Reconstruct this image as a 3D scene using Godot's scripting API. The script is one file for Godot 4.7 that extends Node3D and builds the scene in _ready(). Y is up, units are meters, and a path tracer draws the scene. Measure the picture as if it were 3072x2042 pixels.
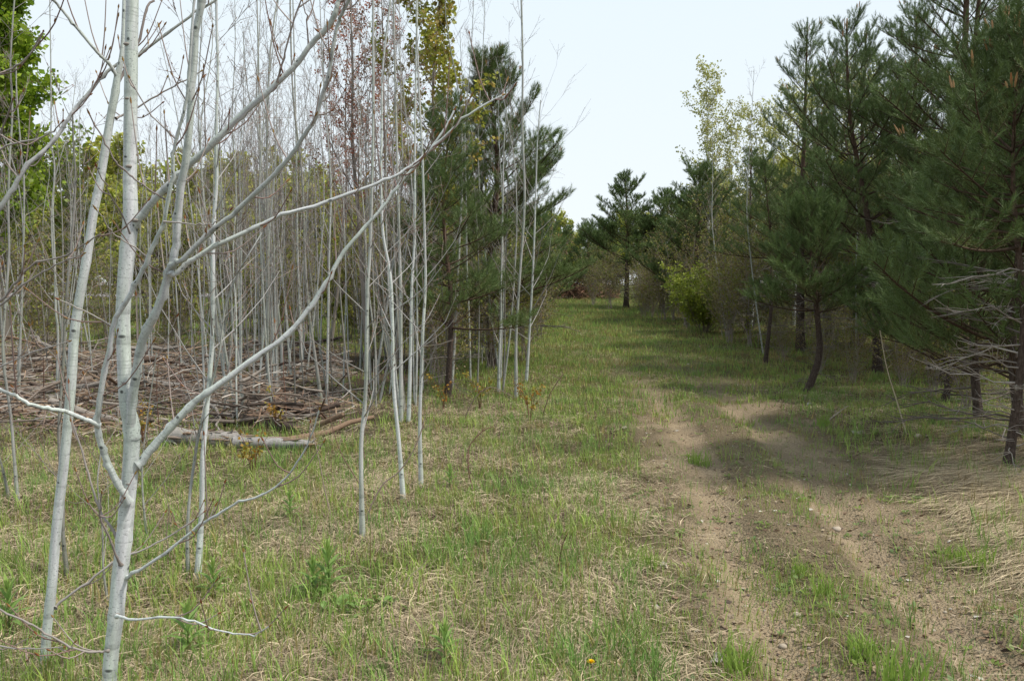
extends Node3D
# A mown two-track beside a thicket of young aspens, Scots pines on the other side, hazy spring sun.

const FOCAL := 800.0            # pixels of the 1024 x 680 frame
const EYE := Vector3(0, 1.6, 0)
var tilt := Basis(Vector3.RIGHT, deg_to_rad(-4.0))
var rng := RandomNumberGenerator.new()
var rough := FastNoiseLite.new()
var patch := FastNoiseLite.new()
var speck := FastNoiseLite.new()
var M := {}
var used := {}


# ---------------------------------------------------------------- mesh helpers
class Shape:
	var v := PackedVector3Array()
	var n := PackedVector3Array()
	var u := PackedVector2Array()
	var c := PackedColorArray()
	var i := PackedInt32Array()
	var flat := false

	func build() -> ArrayMesh:
		var a := []
		a.resize(Mesh.ARRAY_MAX)
		a[Mesh.ARRAY_VERTEX] = v
		if not flat:
			a[Mesh.ARRAY_NORMAL] = n
			a[Mesh.ARRAY_TEX_UV] = u
		a[Mesh.ARRAY_COLOR] = c
		if i.size():
			a[Mesh.ARRAY_INDEX] = i
		var m := ArrayMesh.new()
		m.add_surface_from_arrays(Mesh.PRIMITIVE_TRIANGLES, a)
		return m

	# a tapered tube along points, closed by a cone at its end
	func tube(p: PackedVector3Array, r: PackedFloat32Array, sides: int, col: Color, lump := 0.0, seed_ := 0) -> void:
		var at := v.size()
		var count := p.size()
		var side := Vector3.RIGHT
		var along := 0.0
		for k in count:
			var t: Vector3 = (p[mini(k + 1, count - 1)] - p[maxi(k - 1, 0)]).normalized()
			if absf(t.dot(side)) > 0.95:
				side = Vector3.FORWARD if absf(t.z) < 0.8 else Vector3.UP
			side = (side - t * t.dot(side)).normalized()
			var up := t.cross(side)
			if k > 0:
				along += p[k].distance_to(p[k - 1])
			for s in sides + 1:
				var a := TAU * s / sides
				var d := side * cos(a) + up * sin(a)
				var rr: float = r[k]
				if lump > 0.0:
					rr *= 1.0 + lump * sin(a * 3.0 + k * 0.9 + seed_) * sin(k * 1.7 + seed_ * 2.0) + lump * 0.6 * sin(a * 5.0 - k * 0.35 + seed_)
				v.append(p[k] + d * rr)
				n.append(d)
				u.append(Vector2(float(s) / sides, along))
				c.append(col)
		for k in count - 1:
			for s in sides:
				var q := at + k * (sides + 1) + s
				i.append(q); i.append(q + sides + 1); i.append(q + 1)
				i.append(q + 1); i.append(q + sides + 1); i.append(q + sides + 2)
		var tip := (p[count - 1] - p[count - 2]).normalized()
		var end := v.size()
		v.append(p[count - 1] + tip * r[count - 1] * 0.8)
		n.append(tip); u.append(Vector2(0.5, along)); c.append(col)
		var last := at + (count - 1) * (sides + 1)
		for s in sides:
			i.append(last + s); i.append(end); i.append(last + s + 1)
		if r[0] > 0.012:
			var base := v.size()
			v.append(p[0] - (p[1] - p[0]).normalized() * r[0] * 0.15)
			n.append(-(p[1] - p[0]).normalized()); u.append(Vector2(0.5, 0)); c.append(col)
			for s in sides:
				i.append(at + s + 1); i.append(base); i.append(at + s)

	# flat-shaded triangles of a template, moved and tinted
	func stamp(tmpl: PackedVector3Array, xf: Transform3D, col: Color) -> void:
		v.append_array(xf * tmpl)
		var tint := PackedColorArray()
		tint.resize(tmpl.size())
		tint.fill(col)
		c.append_array(tint)

	func stamp_coloured(tmpl: PackedVector3Array, cols: PackedColorArray, xf: Transform3D) -> void:
		v.append_array(xf * tmpl)
		c.append_array(cols)


func V(list: Array) -> PackedVector3Array:
	return PackedVector3Array(list)


func F(list: Array) -> PackedFloat32Array:
	return PackedFloat32Array(list)


func spline(p: PackedVector3Array, per: int) -> PackedVector3Array:
	var out := PackedVector3Array()
	for k in p.size() - 1:
		var a := p[maxi(k - 1, 0)]
		var d := p[mini(k + 2, p.size() - 1)]
		for s in per:
			out.append(p[k].cubic_interpolate(p[k + 1], a, d, float(s) / per))
	out.append(p[p.size() - 1])
	return out


func spread(r: PackedFloat32Array, per: int) -> PackedFloat32Array:
	var out := PackedFloat32Array()
	for k in r.size() - 1:
		for s in per:
			out.append(lerpf(r[k], r[k + 1], float(s) / per))
	out.append(r[r.size() - 1])
	return out


func obj(called: String, mesh: Mesh, m: Material, parent: Node = self, kind := "") -> MeshInstance3D:
	var o := MeshInstance3D.new()
	o.name = called if parent != self else numbered(called)
	o.mesh = mesh
	o.material_override = m
	parent.add_child(o, true)
	if kind:
		o.set_meta("kind", kind)
	return o


func numbered(called: String) -> String:
	used[called] = used.get(called, -1) + 1
	return called if used[called] == 0 else "%s_%03d" % [called, used[called]]


func tag(o: Node, label: String, category: String, group := "") -> Node:
	o.set_meta("label", label)
	o.set_meta("category", category)
	if group:
		o.set_meta("group", group)
	return o


func thing(called: String, label: String, category: String, at := Vector3.ZERO, group := "") -> Node3D:
	var o := Node3D.new()
	o.name = numbered(called)
	add_child(o)
	o.position = at
	tag(o, label, category, group)
	return o


func copy(o: Node3D, called: String, label: String, at: Vector3, turn: float, size := 1.0, group := "") -> Node3D:
	var r: Node3D = o.duplicate()
	r.name = numbered(called)
	add_child(r)
	r.transform = Transform3D(Basis(Vector3.UP, turn).scaled(Vector3.ONE * size), at)
	r.set_meta("label", label)
	if group:
		r.set_meta("group", group)
	return r


func swarm(called: String, mesh: Mesh, m: Material, where: Array, tint: PackedColorArray, parent: Node) -> void:
	var mm := MultiMesh.new()
	mm.transform_format = MultiMesh.TRANSFORM_3D
	mm.use_colors = true
	mm.mesh = mesh
	mm.instance_count = where.size()
	for k in where.size():
		mm.set_instance_transform(k, where[k])
		mm.set_instance_color(k, tint[k])
	var o := MultiMeshInstance3D.new()
	o.name = called
	o.multimesh = mm
	o.material_override = m
	o.set_meta("kind", "stuff")
	parent.add_child(o, true)


# ---------------------------------------------------------------- the lie of the land
func track_x(d: float) -> float:
	var ds := [0.0, 3.2, 4.8, 6.0, 7.3, 9.6, 13.0, 18.0, 26.0, 36.0, 60.0, 400.0]
	var xs := [1.6, 1.62, 1.74, 1.95, 2.18, 2.42, 2.55, 2.55, 2.8, 3.2, 6.0, 60.0]
	for k in 11:
		if d < ds[k + 1]:
			return lerpf(xs[k], xs[k + 1], clampf((d - ds[k]) / (ds[k + 1] - ds[k]), 0, 1))
	return 60.0


func land(x: float, z: float) -> float:
	var d := -z
	var y := 0.0
	if d > 11.0:
		var t := minf(d, 62.0) - 11.0
		y = 0.028 * t * t / (t + 3.0)
	if d < 40.0:
		y += 0.05 * rough.get_noise_2d(x * 0.55, z * 0.55) + 0.018 * rough.get_noise_2d(x * 3.1 + 40, z * 3.1)
		var off := x - track_x(d)
		if absf(off) < 1.4:
			var near := clampf((16.0 - d) / 6.0, 0, 1)
			y -= near * 0.06 * (exp(-pow((off - 0.42) / 0.15, 2)) + exp(-pow((off + 0.42) / 0.15, 2)))
			y += near * 0.025 * exp(-pow(off / 0.22, 2))
		y += 0.16 * smoothstep(0.9, 2.8, off) * clampf((12.0 - d) / 4.0, 0, 1)
	return y


# how bare the soil is, 0 to 1
func bare(x: float, z: float) -> float:
	var d := -z
	var off := x - track_x(d)
	if absf(off) > 2.2:
		return 0.0
	var wob := 0.35 * patch.get_noise_2d(x * 1.4, z * 1.4)
	var w := smoothstep(1.4, 0.7, absf(off - 0.12) + wob)
	var side := smoothstep(0.2, 0.6, 0.5 + 0.9 * patch.get_noise_2d(x * 2.0 + 31, z * 2.0))
	var rest := 0.3 if absf(off) < 0.25 else lerpf(0.3, 0.72, side)
	var rut := maxf(exp(-pow((absf(off) - 0.42) / 0.17, 2)) * (1.0 + 0.25 * patch.get_noise_2d(x * 3.0, z * 3.0)), rest)
	var far := clampf((21.0 - d) / 12.0, 0.05, 1.0)
	return clampf(w * rut * far, 0, 1)


func straw(x: float, z: float) -> float:
	var d := -z
	var off := x - track_x(d)
	var p := 0.5 + 0.9 * patch.get_noise_2d(x * 0.8 + 70, z * 0.8)
	p += 1.0 * smoothstep(0.9, 1.5, off) * smoothstep(8.6, 6.4, d)
	p += 0.5 * smoothstep(4.0, 2.8, d) * smoothstep(0.9, 0.2, x)
	p -= 0.3 * smoothstep(10.0, 15.0, d)
	return clampf(p, 0.05, 1.0)


func green(x: float, z: float) -> float:
	var d := -z
	var off := x - track_x(d)
	var p := 0.66 + 0.75 * patch.get_noise_2d(x * 1.1 - 30, z * 1.1 + 15) + 0.3 * rough.get_noise_2d(x * 3.0, z * 3.0)
	p -= 0.45 * smoothstep(0.9, 1.6, off) * smoothstep(8.0, 6.0, d)
	p += 0.3 * smoothstep(9.5, 13.0, d) * smoothstep(-1.8, -0.4, x)
	p += 0.35 * smoothstep(7.6, 9.0, d) * smoothstep(1.4, 2.4, off)
	p -= 0.52 * debris(x, z) + 0.3 * needle_floor(x, z)
	return clampf(p, 0.06, 1.0) * (1.0 - 0.85 * bare(x, z))


# the flattened brush among the aspens
func debris(x: float, z: float) -> float:
	var d := -z
	var side := smoothstep(-0.6, -1.6, x + 0.1 * d - 0.9 + 0.5 * patch.get_noise_2d(x, z))
	return side * smoothstep(8.0, 9.8, d + 1.6 * patch.get_noise_2d(x * 1.3, z * 1.3)) * smoothstep(21.0, 16.0, d)


# brown fallen needles among the pines
func needle_floor(x: float, z: float) -> float:
	var d := -z
	return smoothstep(1.2, 2.6, x - track_x(d) + 0.8 * patch.get_noise_2d(x * 0.7, z * 0.7)) * smoothstep(8.0, 11.0, d) * smoothstep(45.0, 30.0, d)


func soil(x: float, z: float) -> Color:
	var d := -z
	var b := bare(x, z) if d > 0.0 and d < 40.0 else 0.0
	var k := 0.5 + 0.5 * patch.get_noise_2d(x * 2.3, z * 2.3)
	var f := 0.5 + 0.5 * speck.get_noise_2d(x, z)
	var thatch := Color(0.17, 0.135, 0.08).lerp(Color(0.10, 0.085, 0.05), k)
	var sand := Color(0.50, 0.395, 0.265).lerp(Color(0.25, 0.195, 0.135), clampf(k * 0.8 + f * 0.9 - 0.45, 0, 1))
	var col := thatch.lerp(sand, clampf(b * 1.3, 0, 1))
	var lush := clampf((d - 10.0) / 8.0, 0, 1) * (0.45 + 0.5 * k) * (1.0 - debris(x, z))
	col = col.lerp(Color(0.14, 0.18, 0.05), lush)
	col = col.lerp(Color(0.12, 0.09, 0.07), debris(x, z) * 0.85)
	col = col.lerp(Color(0.13, 0.095, 0.06), needle_floor(x, z) * (0.35 + 0.5 * k))
	return col * (0.8 + 0.4 * f)


func at(px: float, py: float, d: float) -> Vector3:
	var r := tilt * Vector3((px - 512.0) / FOCAL, (340.0 - py) / FOCAL, -1.0)
	return EYE + r * (d / -r.z)


# where the ground is seen at a place of the photograph (pixels of the 3072-wide original)
func foot(sx: float, sy: float) -> Vector3:
	var lo := 1.5
	var hi := 150.0
	for k in 40:
		var mid := sqrt(lo * hi)
		var p := at(sx / 3.0, sy / 3.0, mid)
		if p.y > land(p.x, p.z):
			lo = mid
		else:
			hi = mid
	var q := at(sx / 3.0, sy / 3.0, lo)
	q.y = land(q.x, q.z)
	return q


func on_land(x: float, z: float, sunk := 0.02) -> Vector3:
	return Vector3(x, land(x, z) - sunk, z)


func top_of(sy: float, d: float) -> float:   # height of what reaches that line at a distance
	return at(512, sy / 3.0, d).y


# ---------------------------------------------------------------- materials
func lin(r: float, g: float, b: float) -> Color:
	return Color(r, g, b).linear_to_srgb()


func mat(called: String, rough_: float, tinted := true, back := 0.0) -> StandardMaterial3D:
	var m := StandardMaterial3D.new()
	m.resource_name = called
	m.roughness = rough_
	m.metallic_specular = 0.35
	m.vertex_color_use_as_albedo = tinted
	m.cull_mode = BaseMaterial3D.CULL_DISABLED
	if back > 0.0:
		m.backlight_enabled = true
		m.backlight = Color(back, back, back)
	M[called] = m
	return m


func grain(freq: float, lo: Color, hi: Color, size := 512, octaves := 5, kind := FastNoiseLite.TYPE_SIMPLEX_SMOOTH) -> NoiseTexture2D:
	var f := FastNoiseLite.new()
	f.noise_type = kind
	f.frequency = freq
	f.fractal_octaves = octaves
	f.seed = int(freq * 9177) + octaves
	var g := Gradient.new()
	g.set_color(0, lo)
	g.set_color(1, hi)
	var t := NoiseTexture2D.new()
	t.width = size
	t.height = size
	t.seamless = true
	t.noise = f
	t.color_ramp = g
	return t


func aspen_picture() -> ImageTexture:
	# smooth pale bark: faint vertical streaks, a net of fine cross lines, dark lenticels
	var im := Image.create(256, 1024, false, Image.FORMAT_RGB8)
	var f := FastNoiseLite.new()
	f.seed = 5
	f.frequency = 0.02
	for y in 1024:
		var ring := 0.0
		if hash(y / 4) % 23 == 0:
			ring = 0.1
		for x in 256:
			var a := TAU * x / 256.0
			var sx := cos(a) * 40.0
			var sy := sin(a) * 40.0
			var t := f.get_noise_3d(sx * 1.2, sy * 1.2, y * 0.35)
			var fine := f.get_noise_3d(sx * 6.0, sy * 6.0, y * 5.0)
			var l := 0.775 + 0.11 * t + 0.07 * fine - ring * (0.5 + t)
			var g := clampf(0.5 + 1.4 * f.get_noise_3d(sx * 0.8 + 90, sy * 0.8, y * 0.12), 0, 1)
			im.set_pixel(x, y, Color(l * lerpf(0.985, 0.93, g), l * lerpf(0.99, 0.97, g), l * lerpf(1.0, 0.93, g)))
	for k in 700:
		var x0 := rng.randi_range(0, 255)
		var y0 := rng.randi_range(2, 1020)
		var w := rng.randi_range(3, 16)
		var dark := rng.randf_range(0.55, 0.85)
		for q in w:
			var x := (x0 + q) % 256
			var y := y0 + (1 if q == 0 or q == w - 1 else 0)
			im.set_pixel(x, y, im.get_pixel(x, y) * dark)
			if w < 8:
				im.set_pixel(x, y + 1, im.get_pixel(x, y + 1) * dark)
	for k in 7:   # grey rings where twigs once stood
		var y0 := rng.randi_range(30, 990)
		var hh := rng.randi_range(5, 14)
		for yy in range(-hh, hh + 1):
			var fall := 1.0 - 0.09 * (1.0 - pow(float(yy) / hh, 2))
			for x in 256:
				var wav := y0 + yy + int(4.0 * sin(x * TAU / 256.0 + k))
				im.set_pixel(x, wav, im.get_pixel(x, wav) * fall)
	for k in 13:   # old twig scars
		var x0 := rng.randi_range(0, 255)
		var y0 := rng.randi_range(10, 1010)
		var w := rng.randi_range(10, 26)
		var h := rng.randi_range(3, 7)
		for yy in range(-h, h + 1):
			for xx in range(-w, w + 1):
				var e := pow(float(xx) / w, 2) + pow(float(yy) / h, 2)
				if e < 1.0:
					var x := posmod(x0 + xx, 256)
					im.set_pixel(x, y0 + yy, im.get_pixel(x, y0 + yy) * (0.42 + 0.5 * e))
	return ImageTexture.create_from_image(im)


func make_materials() -> void:
	var g := mat("soil", 0.95)
	g.uv1_triplanar = true
	g.uv1_world_triplanar = true
	g.uv1_scale = Vector3.ONE * 0.9
	g.albedo_texture = grain(0.035, Color(0.72, 0.7, 0.68), Color(1, 1, 1), 1024, 6)
	g.heightmap_enabled = true
	g.heightmap_scale = 2.5
	g.heightmap_texture = grain(0.05, Color.BLACK, Color.WHITE, 1024, 6)
	g.metallic_specular = 0.2
	var b := mat("aspen_bark", 0.75)
	b.albedo_texture = aspen_picture()
	b.uv1_scale = Vector3(1, 0.8, 1)
	b.heightmap_enabled = true
	b.heightmap_scale = 0.15
	b.heightmap_texture = b.albedo_texture
	mat("bark_thin", 0.8)
	var p := mat("pine_bark", 0.95)
	p.uv1_triplanar = true
	p.uv1_scale = Vector3(5, 1.8, 5)
	p.albedo_texture = grain(0.03, Color(0.45, 0.42, 0.4), Color(1, 1, 1), 512, 5, FastNoiseLite.TYPE_CELLULAR)
	p.heightmap_enabled = true
	p.heightmap_scale = 1.2
	p.heightmap_texture = p.albedo_texture
	mat("needle", 0.55, true, 0.5)
	mat("leaf", 0.5, true, 0.85)
	mat("blade", 0.6, true, 0.7)
	mat("dry", 0.85, true, 0.5)
	mat("dead", 0.9)
	var w := mat("weathered", 0.9)
	w.uv1_triplanar = true
	w.uv1_scale = Vector3(1.5, 14, 14)
	w.albedo_texture = grain(0.03, Color(0.55, 0.52, 0.5), Color(1, 1, 1), 512, 5)
	w.heightmap_enabled = true
	w.heightmap_scale = 0.8
	w.heightmap_texture = w.albedo_texture
	mat("petal", 0.6, true, 0.6)
	mat("stone", 0.9)


# ---------------------------------------------------------------- plants: templates
func needle_shoot(count: int, length: float, needle: float, width: float, seed_: int) -> PackedVector3Array:
	# one year's shoot: needles all round a stem along +Y
	var r := RandomNumberGenerator.new()
	r.seed = seed_
	var out := PackedVector3Array()
	for k in count:
		var t := float(k) / count
		var a := k * 2.4 + r.randf_range(-0.3, 0.3)
		var base := Vector3(0, length * t, 0)
		var lean := lerpf(0.95, 0.35, t) + r.randf_range(-0.15, 0.15)
		var d := Vector3(cos(a) * sin(lean), cos(lean), sin(a) * sin(lean))
		var s := d.cross(Vector3(r.randf() - 0.5, r.randf() - 0.5, r.randf() - 0.5)).normalized() * width * 0.5
		out.append(base - s)
		out.append(base + s)
		out.append(base + d * needle * r.randf_range(0.8, 1.15))
	return out


func leaf_spray(count: int, size: float, reach: float, seed_: int, long := 1.25) -> PackedVector3Array:
	# a few bent leaves round a twig's end
	var r := RandomNumberGenerator.new()
	r.seed = seed_
	var out := PackedVector3Array()
	for k in count:
		var d := Vector3(r.randfn(), r.randfn() * 0.7, r.randfn()).normalized()
		var base := d * reach * r.randf_range(0.1, 1.0)
		var s := size * r.randf_range(0.7, 1.25)
		var side := d.cross(Vector3(r.randfn(), r.randfn(), r.randfn())).normalized() * s * 0.5
		var tip := base + d * s * long - Vector3(0, s * 0.35, 0)
		var mid := (base + tip) * 0.5 + Vector3(0, s * 0.1, 0)
		for q in [base, mid + side, mid - side, tip, mid - side, mid + side]:
			out.append(q)
	return out


func facing(p: Vector3, dir: Vector3, roll: float, size := 1.0) -> Transform3D:
	# +Y along dir
	var y := dir.normalized()
	var x := y.cross(Vector3.UP if absf(y.y) < 0.95 else Vector3.RIGHT).normalized().rotated(y, roll)
	return Transform3D(Basis(x * size, y * size, x.cross(y) * size), p)


# ---------------------------------------------------------------- pines
# p: h, r, live (height share where the living crown begins), w (longest bough), seed, lean (offsets of the stem), tone, needles per shoot, split (a part per bough)
func pine(called: String, label: String, p: Dictionary, where: Vector3, group := "") -> Node3D:
	var r := RandomNumberGenerator.new()
	r.seed = p.seed
	var o := thing(called, label, "pine tree", where, group)
	var h: float = p.h
	var stem := PackedVector3Array()
	var rad := PackedFloat32Array()
	var lean: Array = p.get("lean", [Vector3.ZERO, Vector3(r.randf_range(-0.1, 0.1), 0, 0.05), Vector3(r.randf_range(-0.1, 0.1), 0, -0.05), Vector3(r.randf_range(-0.15, 0.15), 0, 0)])
	for k in lean.size():
		var t := float(k) / (lean.size() - 1)
		stem.append(Vector3(0, h * t, 0) + lean[k])
		rad.append(lerpf(p.r, p.r * 0.14, pow(t, 0.9)))
	stem = spline(stem, 5)
	rad = spread(rad, 5)
	rad[0] *= 1.25
	var tr := Shape.new()
	var upper: Color = p.get("upper", Color(0.19, 0.125, 0.09))
	tr.tube(stem, rad, 9, Color(0.13, 0.10, 0.085), 0.07, p.seed)
	for k in tr.c.size():
		var t := clampf((tr.v[k].y / h - 0.3) * 3.0, 0, 1)
		tr.c[k] = Color(0.15, 0.115, 0.095).lerp(upper, t)
	obj("trunk", tr.build(), M.pine_bark, o)
	var per: int = p.get("needles", 26)
	var nl: float = p.get("needle_length", 0.06)
	var shoots := []
	for k in 5:
		shoots.append(needle_shoot(per, 0.15, nl, p.get("needle_width", 0.005), p.seed * 7 + k))
	var wood := Shape.new()
	var green_ := Shape.new()
	green_.flat = true
	var cand := Shape.new()
	var grey := Shape.new()
	var split: bool = p.get("split", false)
	var y: float = h * p.get("low", 0.07)
	var turn := r.randf() * TAU
	var tone: Color = p.get("tone", Color(0.112, 0.162, 0.053))
	var old: Color = p.get("old", Color(0.12, 0.13, 0.04))
	while y < h * 0.985:
		var t: float = y / h
		var live: bool = t > p.live
		var n := r.randi_range(4, 6) if not live else r.randi_range(p.get("n", 3), p.get("n", 3) + 2)
		var u: float = clampf((t - p.live) / (1.0 - p.live), 0, 1)
		for k in n:
			turn += TAU / n + r.randf_range(-0.35, 0.35)
			var length: float = p.w * (pow(1.0 - u, 0.75) * 0.93 + 0.07) * r.randf_range(0.5, 1.15)
			if not live:
				length = p.w * lerpf(0.55, 0.95, t / p.live) * r.randf_range(0.5, 1.05)
				if r.randf() < p.get("lost", 0.25):
					continue
			var elev := lerpf(0.12, 0.95, pow(u, 1.3)) + r.randf_range(-0.28, 0.28) if live else r.randf_range(-0.15, 0.4)
			var away := Vector3(cos(turn), 0, sin(turn))
			var yy: float = y + r.randf_range(-0.08, 0.08)
			var s0 := sample(stem, yy)
			var path := PackedVector3Array()
			var bend := r.randf_range(0.1, 0.3) if live else r.randf_range(-0.35, 0.12)
			var sway := r.randf_range(-0.32, 0.32)
			for q in 6:
				var s := q / 5.0
				path.append(s0 + away * (length * s * cos(elev)) + Vector3.UP * length * (s * sin(elev) + bend * s * s) + away.cross(Vector3.UP) * length * sway * s * s)
			var br: float = clampf(0.0035 + length * 0.0105, 0.003, p.r * 0.55)
			var dead_ := Shape.new() if split else grey
			var limb := Shape.new() if split else wood
			var tuft := Shape.new() if split else green_
			tuft.flat = true
			if not live:
				var col: Color = p.get("grey", Color(0.2, 0.175, 0.155)).lerp(Color(0.09, 0.075, 0.06), r.randf_range(0.0, 0.9))
				for q in range(1, 6):
					path[q] += Vector3(r.randfn(), r.randfn(), r.randfn()) * 0.025 * length
				dead_.tube(path, F([br * 0.66, br * 0.5, br * 0.38, br * 0.28, br * 0.2, br * 0.1]), 4, col)
				for q in int(length * 13.0):
					var s := r.randf_range(0.2, 0.98)
					var b := along(path, s)
					var l := length * (1.05 - s) * r.randf_range(0.25, 0.6) + 0.04
					var dd := (along(path, minf(s + 0.1, 1.0)) - along(path, s - 0.1)).normalized()
					dd = (dd + away.cross(Vector3.UP) * (0.8 if q % 2 else -0.8) + Vector3(0, r.randf_range(-0.3, 0.3), 0)).normalized()
					dead_.tube(V([b, b + dd * l * 0.5 + Vector3(0, 0.03 * l, 0), b + dd * l + Vector3(0, r.randf_range(-0.1, 0.15) * l, 0)]), F([br * 0.3, br * 0.22, 0.0012]), 3, col)
				if split:
					obj("dead_branch", dead_.build(), M.dead, o)
				continue
			limb.tube(path, F([br, br * 0.85, br * 0.7, br * 0.55, br * 0.4, br * 0.25]), 5, Color(0.14, 0.095, 0.065))
			# twigs with needle brushes on the outer part
			var step: float = p.get("step", 0.066)
			var s := r.randf_range(0.3, 0.5) if length > 0.6 else 0.12
			var flip := 1.0
			while s < 1.0:
				var b := along(path, s)
				var dd := (along(path, minf(s + 0.1, 1.0)) - along(path, maxf(s - 0.1, 0.0))).normalized()
				flip = -flip
				var l := (0.46 * length * (1.0 - s) + 0.1) * r.randf_range(0.5, 1.35)
				var side := dd.cross(Vector3.UP).normalized() * flip
				var td := (dd * 0.75 + side * 0.85 + Vector3(0, r.randf_range(0.0, 0.55), 0)).normalized()
				var tip := b + td * l + Vector3(0, l * 0.18, 0)
				limb.tube(V([b, tip]), F([br * 0.3 + 0.001, 0.0018]), 3, Color(0.15, 0.11, 0.06))
				var cnt := maxi(1, int(l / 0.08))
				for q in cnt + 3:
					var e := minf((q + 0.4) / cnt, 1.0)
					var col := tone.lerp(old, clampf(0.7 - e * 0.8 - u * 0.35 + r.randf_range(-0.3, 0.3), 0, 1)) * r.randf_range(0.65, 1.35)
					var go := td * 0.75 + Vector3(0, 0.5, 0) + Vector3(r.randfn(), r.randfn() * 0.6, r.randfn()) * (0.18 if q < cnt else 0.5)
					tuft.stamp(shoots[r.randi() % 5], facing(b.lerp(tip, e), go, r.randf() * TAU, r.randf_range(0.7, 1.2)), col)
				s += step / length * r.randf_range(0.8, 1.3)
			for q in 3:
				var e := 0.86 + 0.07 * q
				tuft.stamp(shoots[r.randi() % 5], facing(along(path, minf(e, 1.0)), (path[5] - path[4]).normalized() + Vector3(0, 0.3, 0), r.randf() * TAU, 1.1), tone * r.randf_range(0.85, 1.3))
			if r.randf() < p.get("candles", 0.0) * (0.3 + u):
				for q in r.randi_range(1, 3):
					var cd: Vector3 = ((path[5] - path[4]).normalized() * 0.5 + Vector3(r.randf_range(-0.3, 0.3), 1.0, r.randf_range(-0.3, 0.3))).normalized()
					var cb := path[5] + cd * 0.12
					var cl := r.randf_range(0.05, 0.12)
					cand.tube(V([cb, cb + cd * cl * 0.6, cb + cd * cl]), F([0.006, 0.009, 0.004]), 5, Color(0.42, 0.2, 0.08).lerp(Color(0.5, 0.33, 0.17), r.randf()))
			if split:
				var lo := obj("bough", limb.build(), M.pine_bark, o)
				obj("needles", tuft.build(), M.needle, lo, "stuff")
		y += h * p.get("gap", 0.06) * r.randf_range(0.75, 1.3)
	# leader
	for q in 7:
		var e := 0.93 + q * 0.0105
		green_.stamp(shoots[q % 5], facing(sample(stem, h * e), Vector3(r.randf_range(-0.2, 0.2), 1, r.randf_range(-0.2, 0.2)), q * 1.3, 1.05), tone)
	if p.get("candles", 0.0) > 0.0:
		for q in 4:
			var cb := sample(stem, h) + Vector3(r.randf_range(-0.04, 0.04), 0, r.randf_range(-0.04, 0.04))
			cand.tube(V([cb, cb + Vector3(0, 0.1, 0), cb + Vector3(0, 0.17, 0)]), F([0.007, 0.01, 0.004]), 5, Color(0.45, 0.24, 0.1))
	if wood.v.size():
		obj("bough", wood.build(), M.pine_bark, o, "stuff")
	if grey.v.size():
		obj("dead_branch", grey.build(), M.dead, o, "stuff")
	obj("needles", green_.build(), M.needle, o, "stuff")
	if cand.v.size():
		obj("candle", cand.build(), M.leaf, o, "stuff")
	return o


func sample(stem: PackedVector3Array, y: float) -> Vector3:
	for k in stem.size() - 1:
		if stem[k + 1].y >= y:
			return stem[k].lerp(stem[k + 1], clampf((y - stem[k].y) / maxf(stem[k + 1].y - stem[k].y, 0.001), 0, 1))
	return stem[stem.size() - 1]


func along(path: PackedVector3Array, s: float) -> Vector3:
	var f := clampf(s, 0, 1) * (path.size() - 1)
	var k := mini(int(f), path.size() - 2)
	return path[k].lerp(path[k + 1], f - k)


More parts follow.
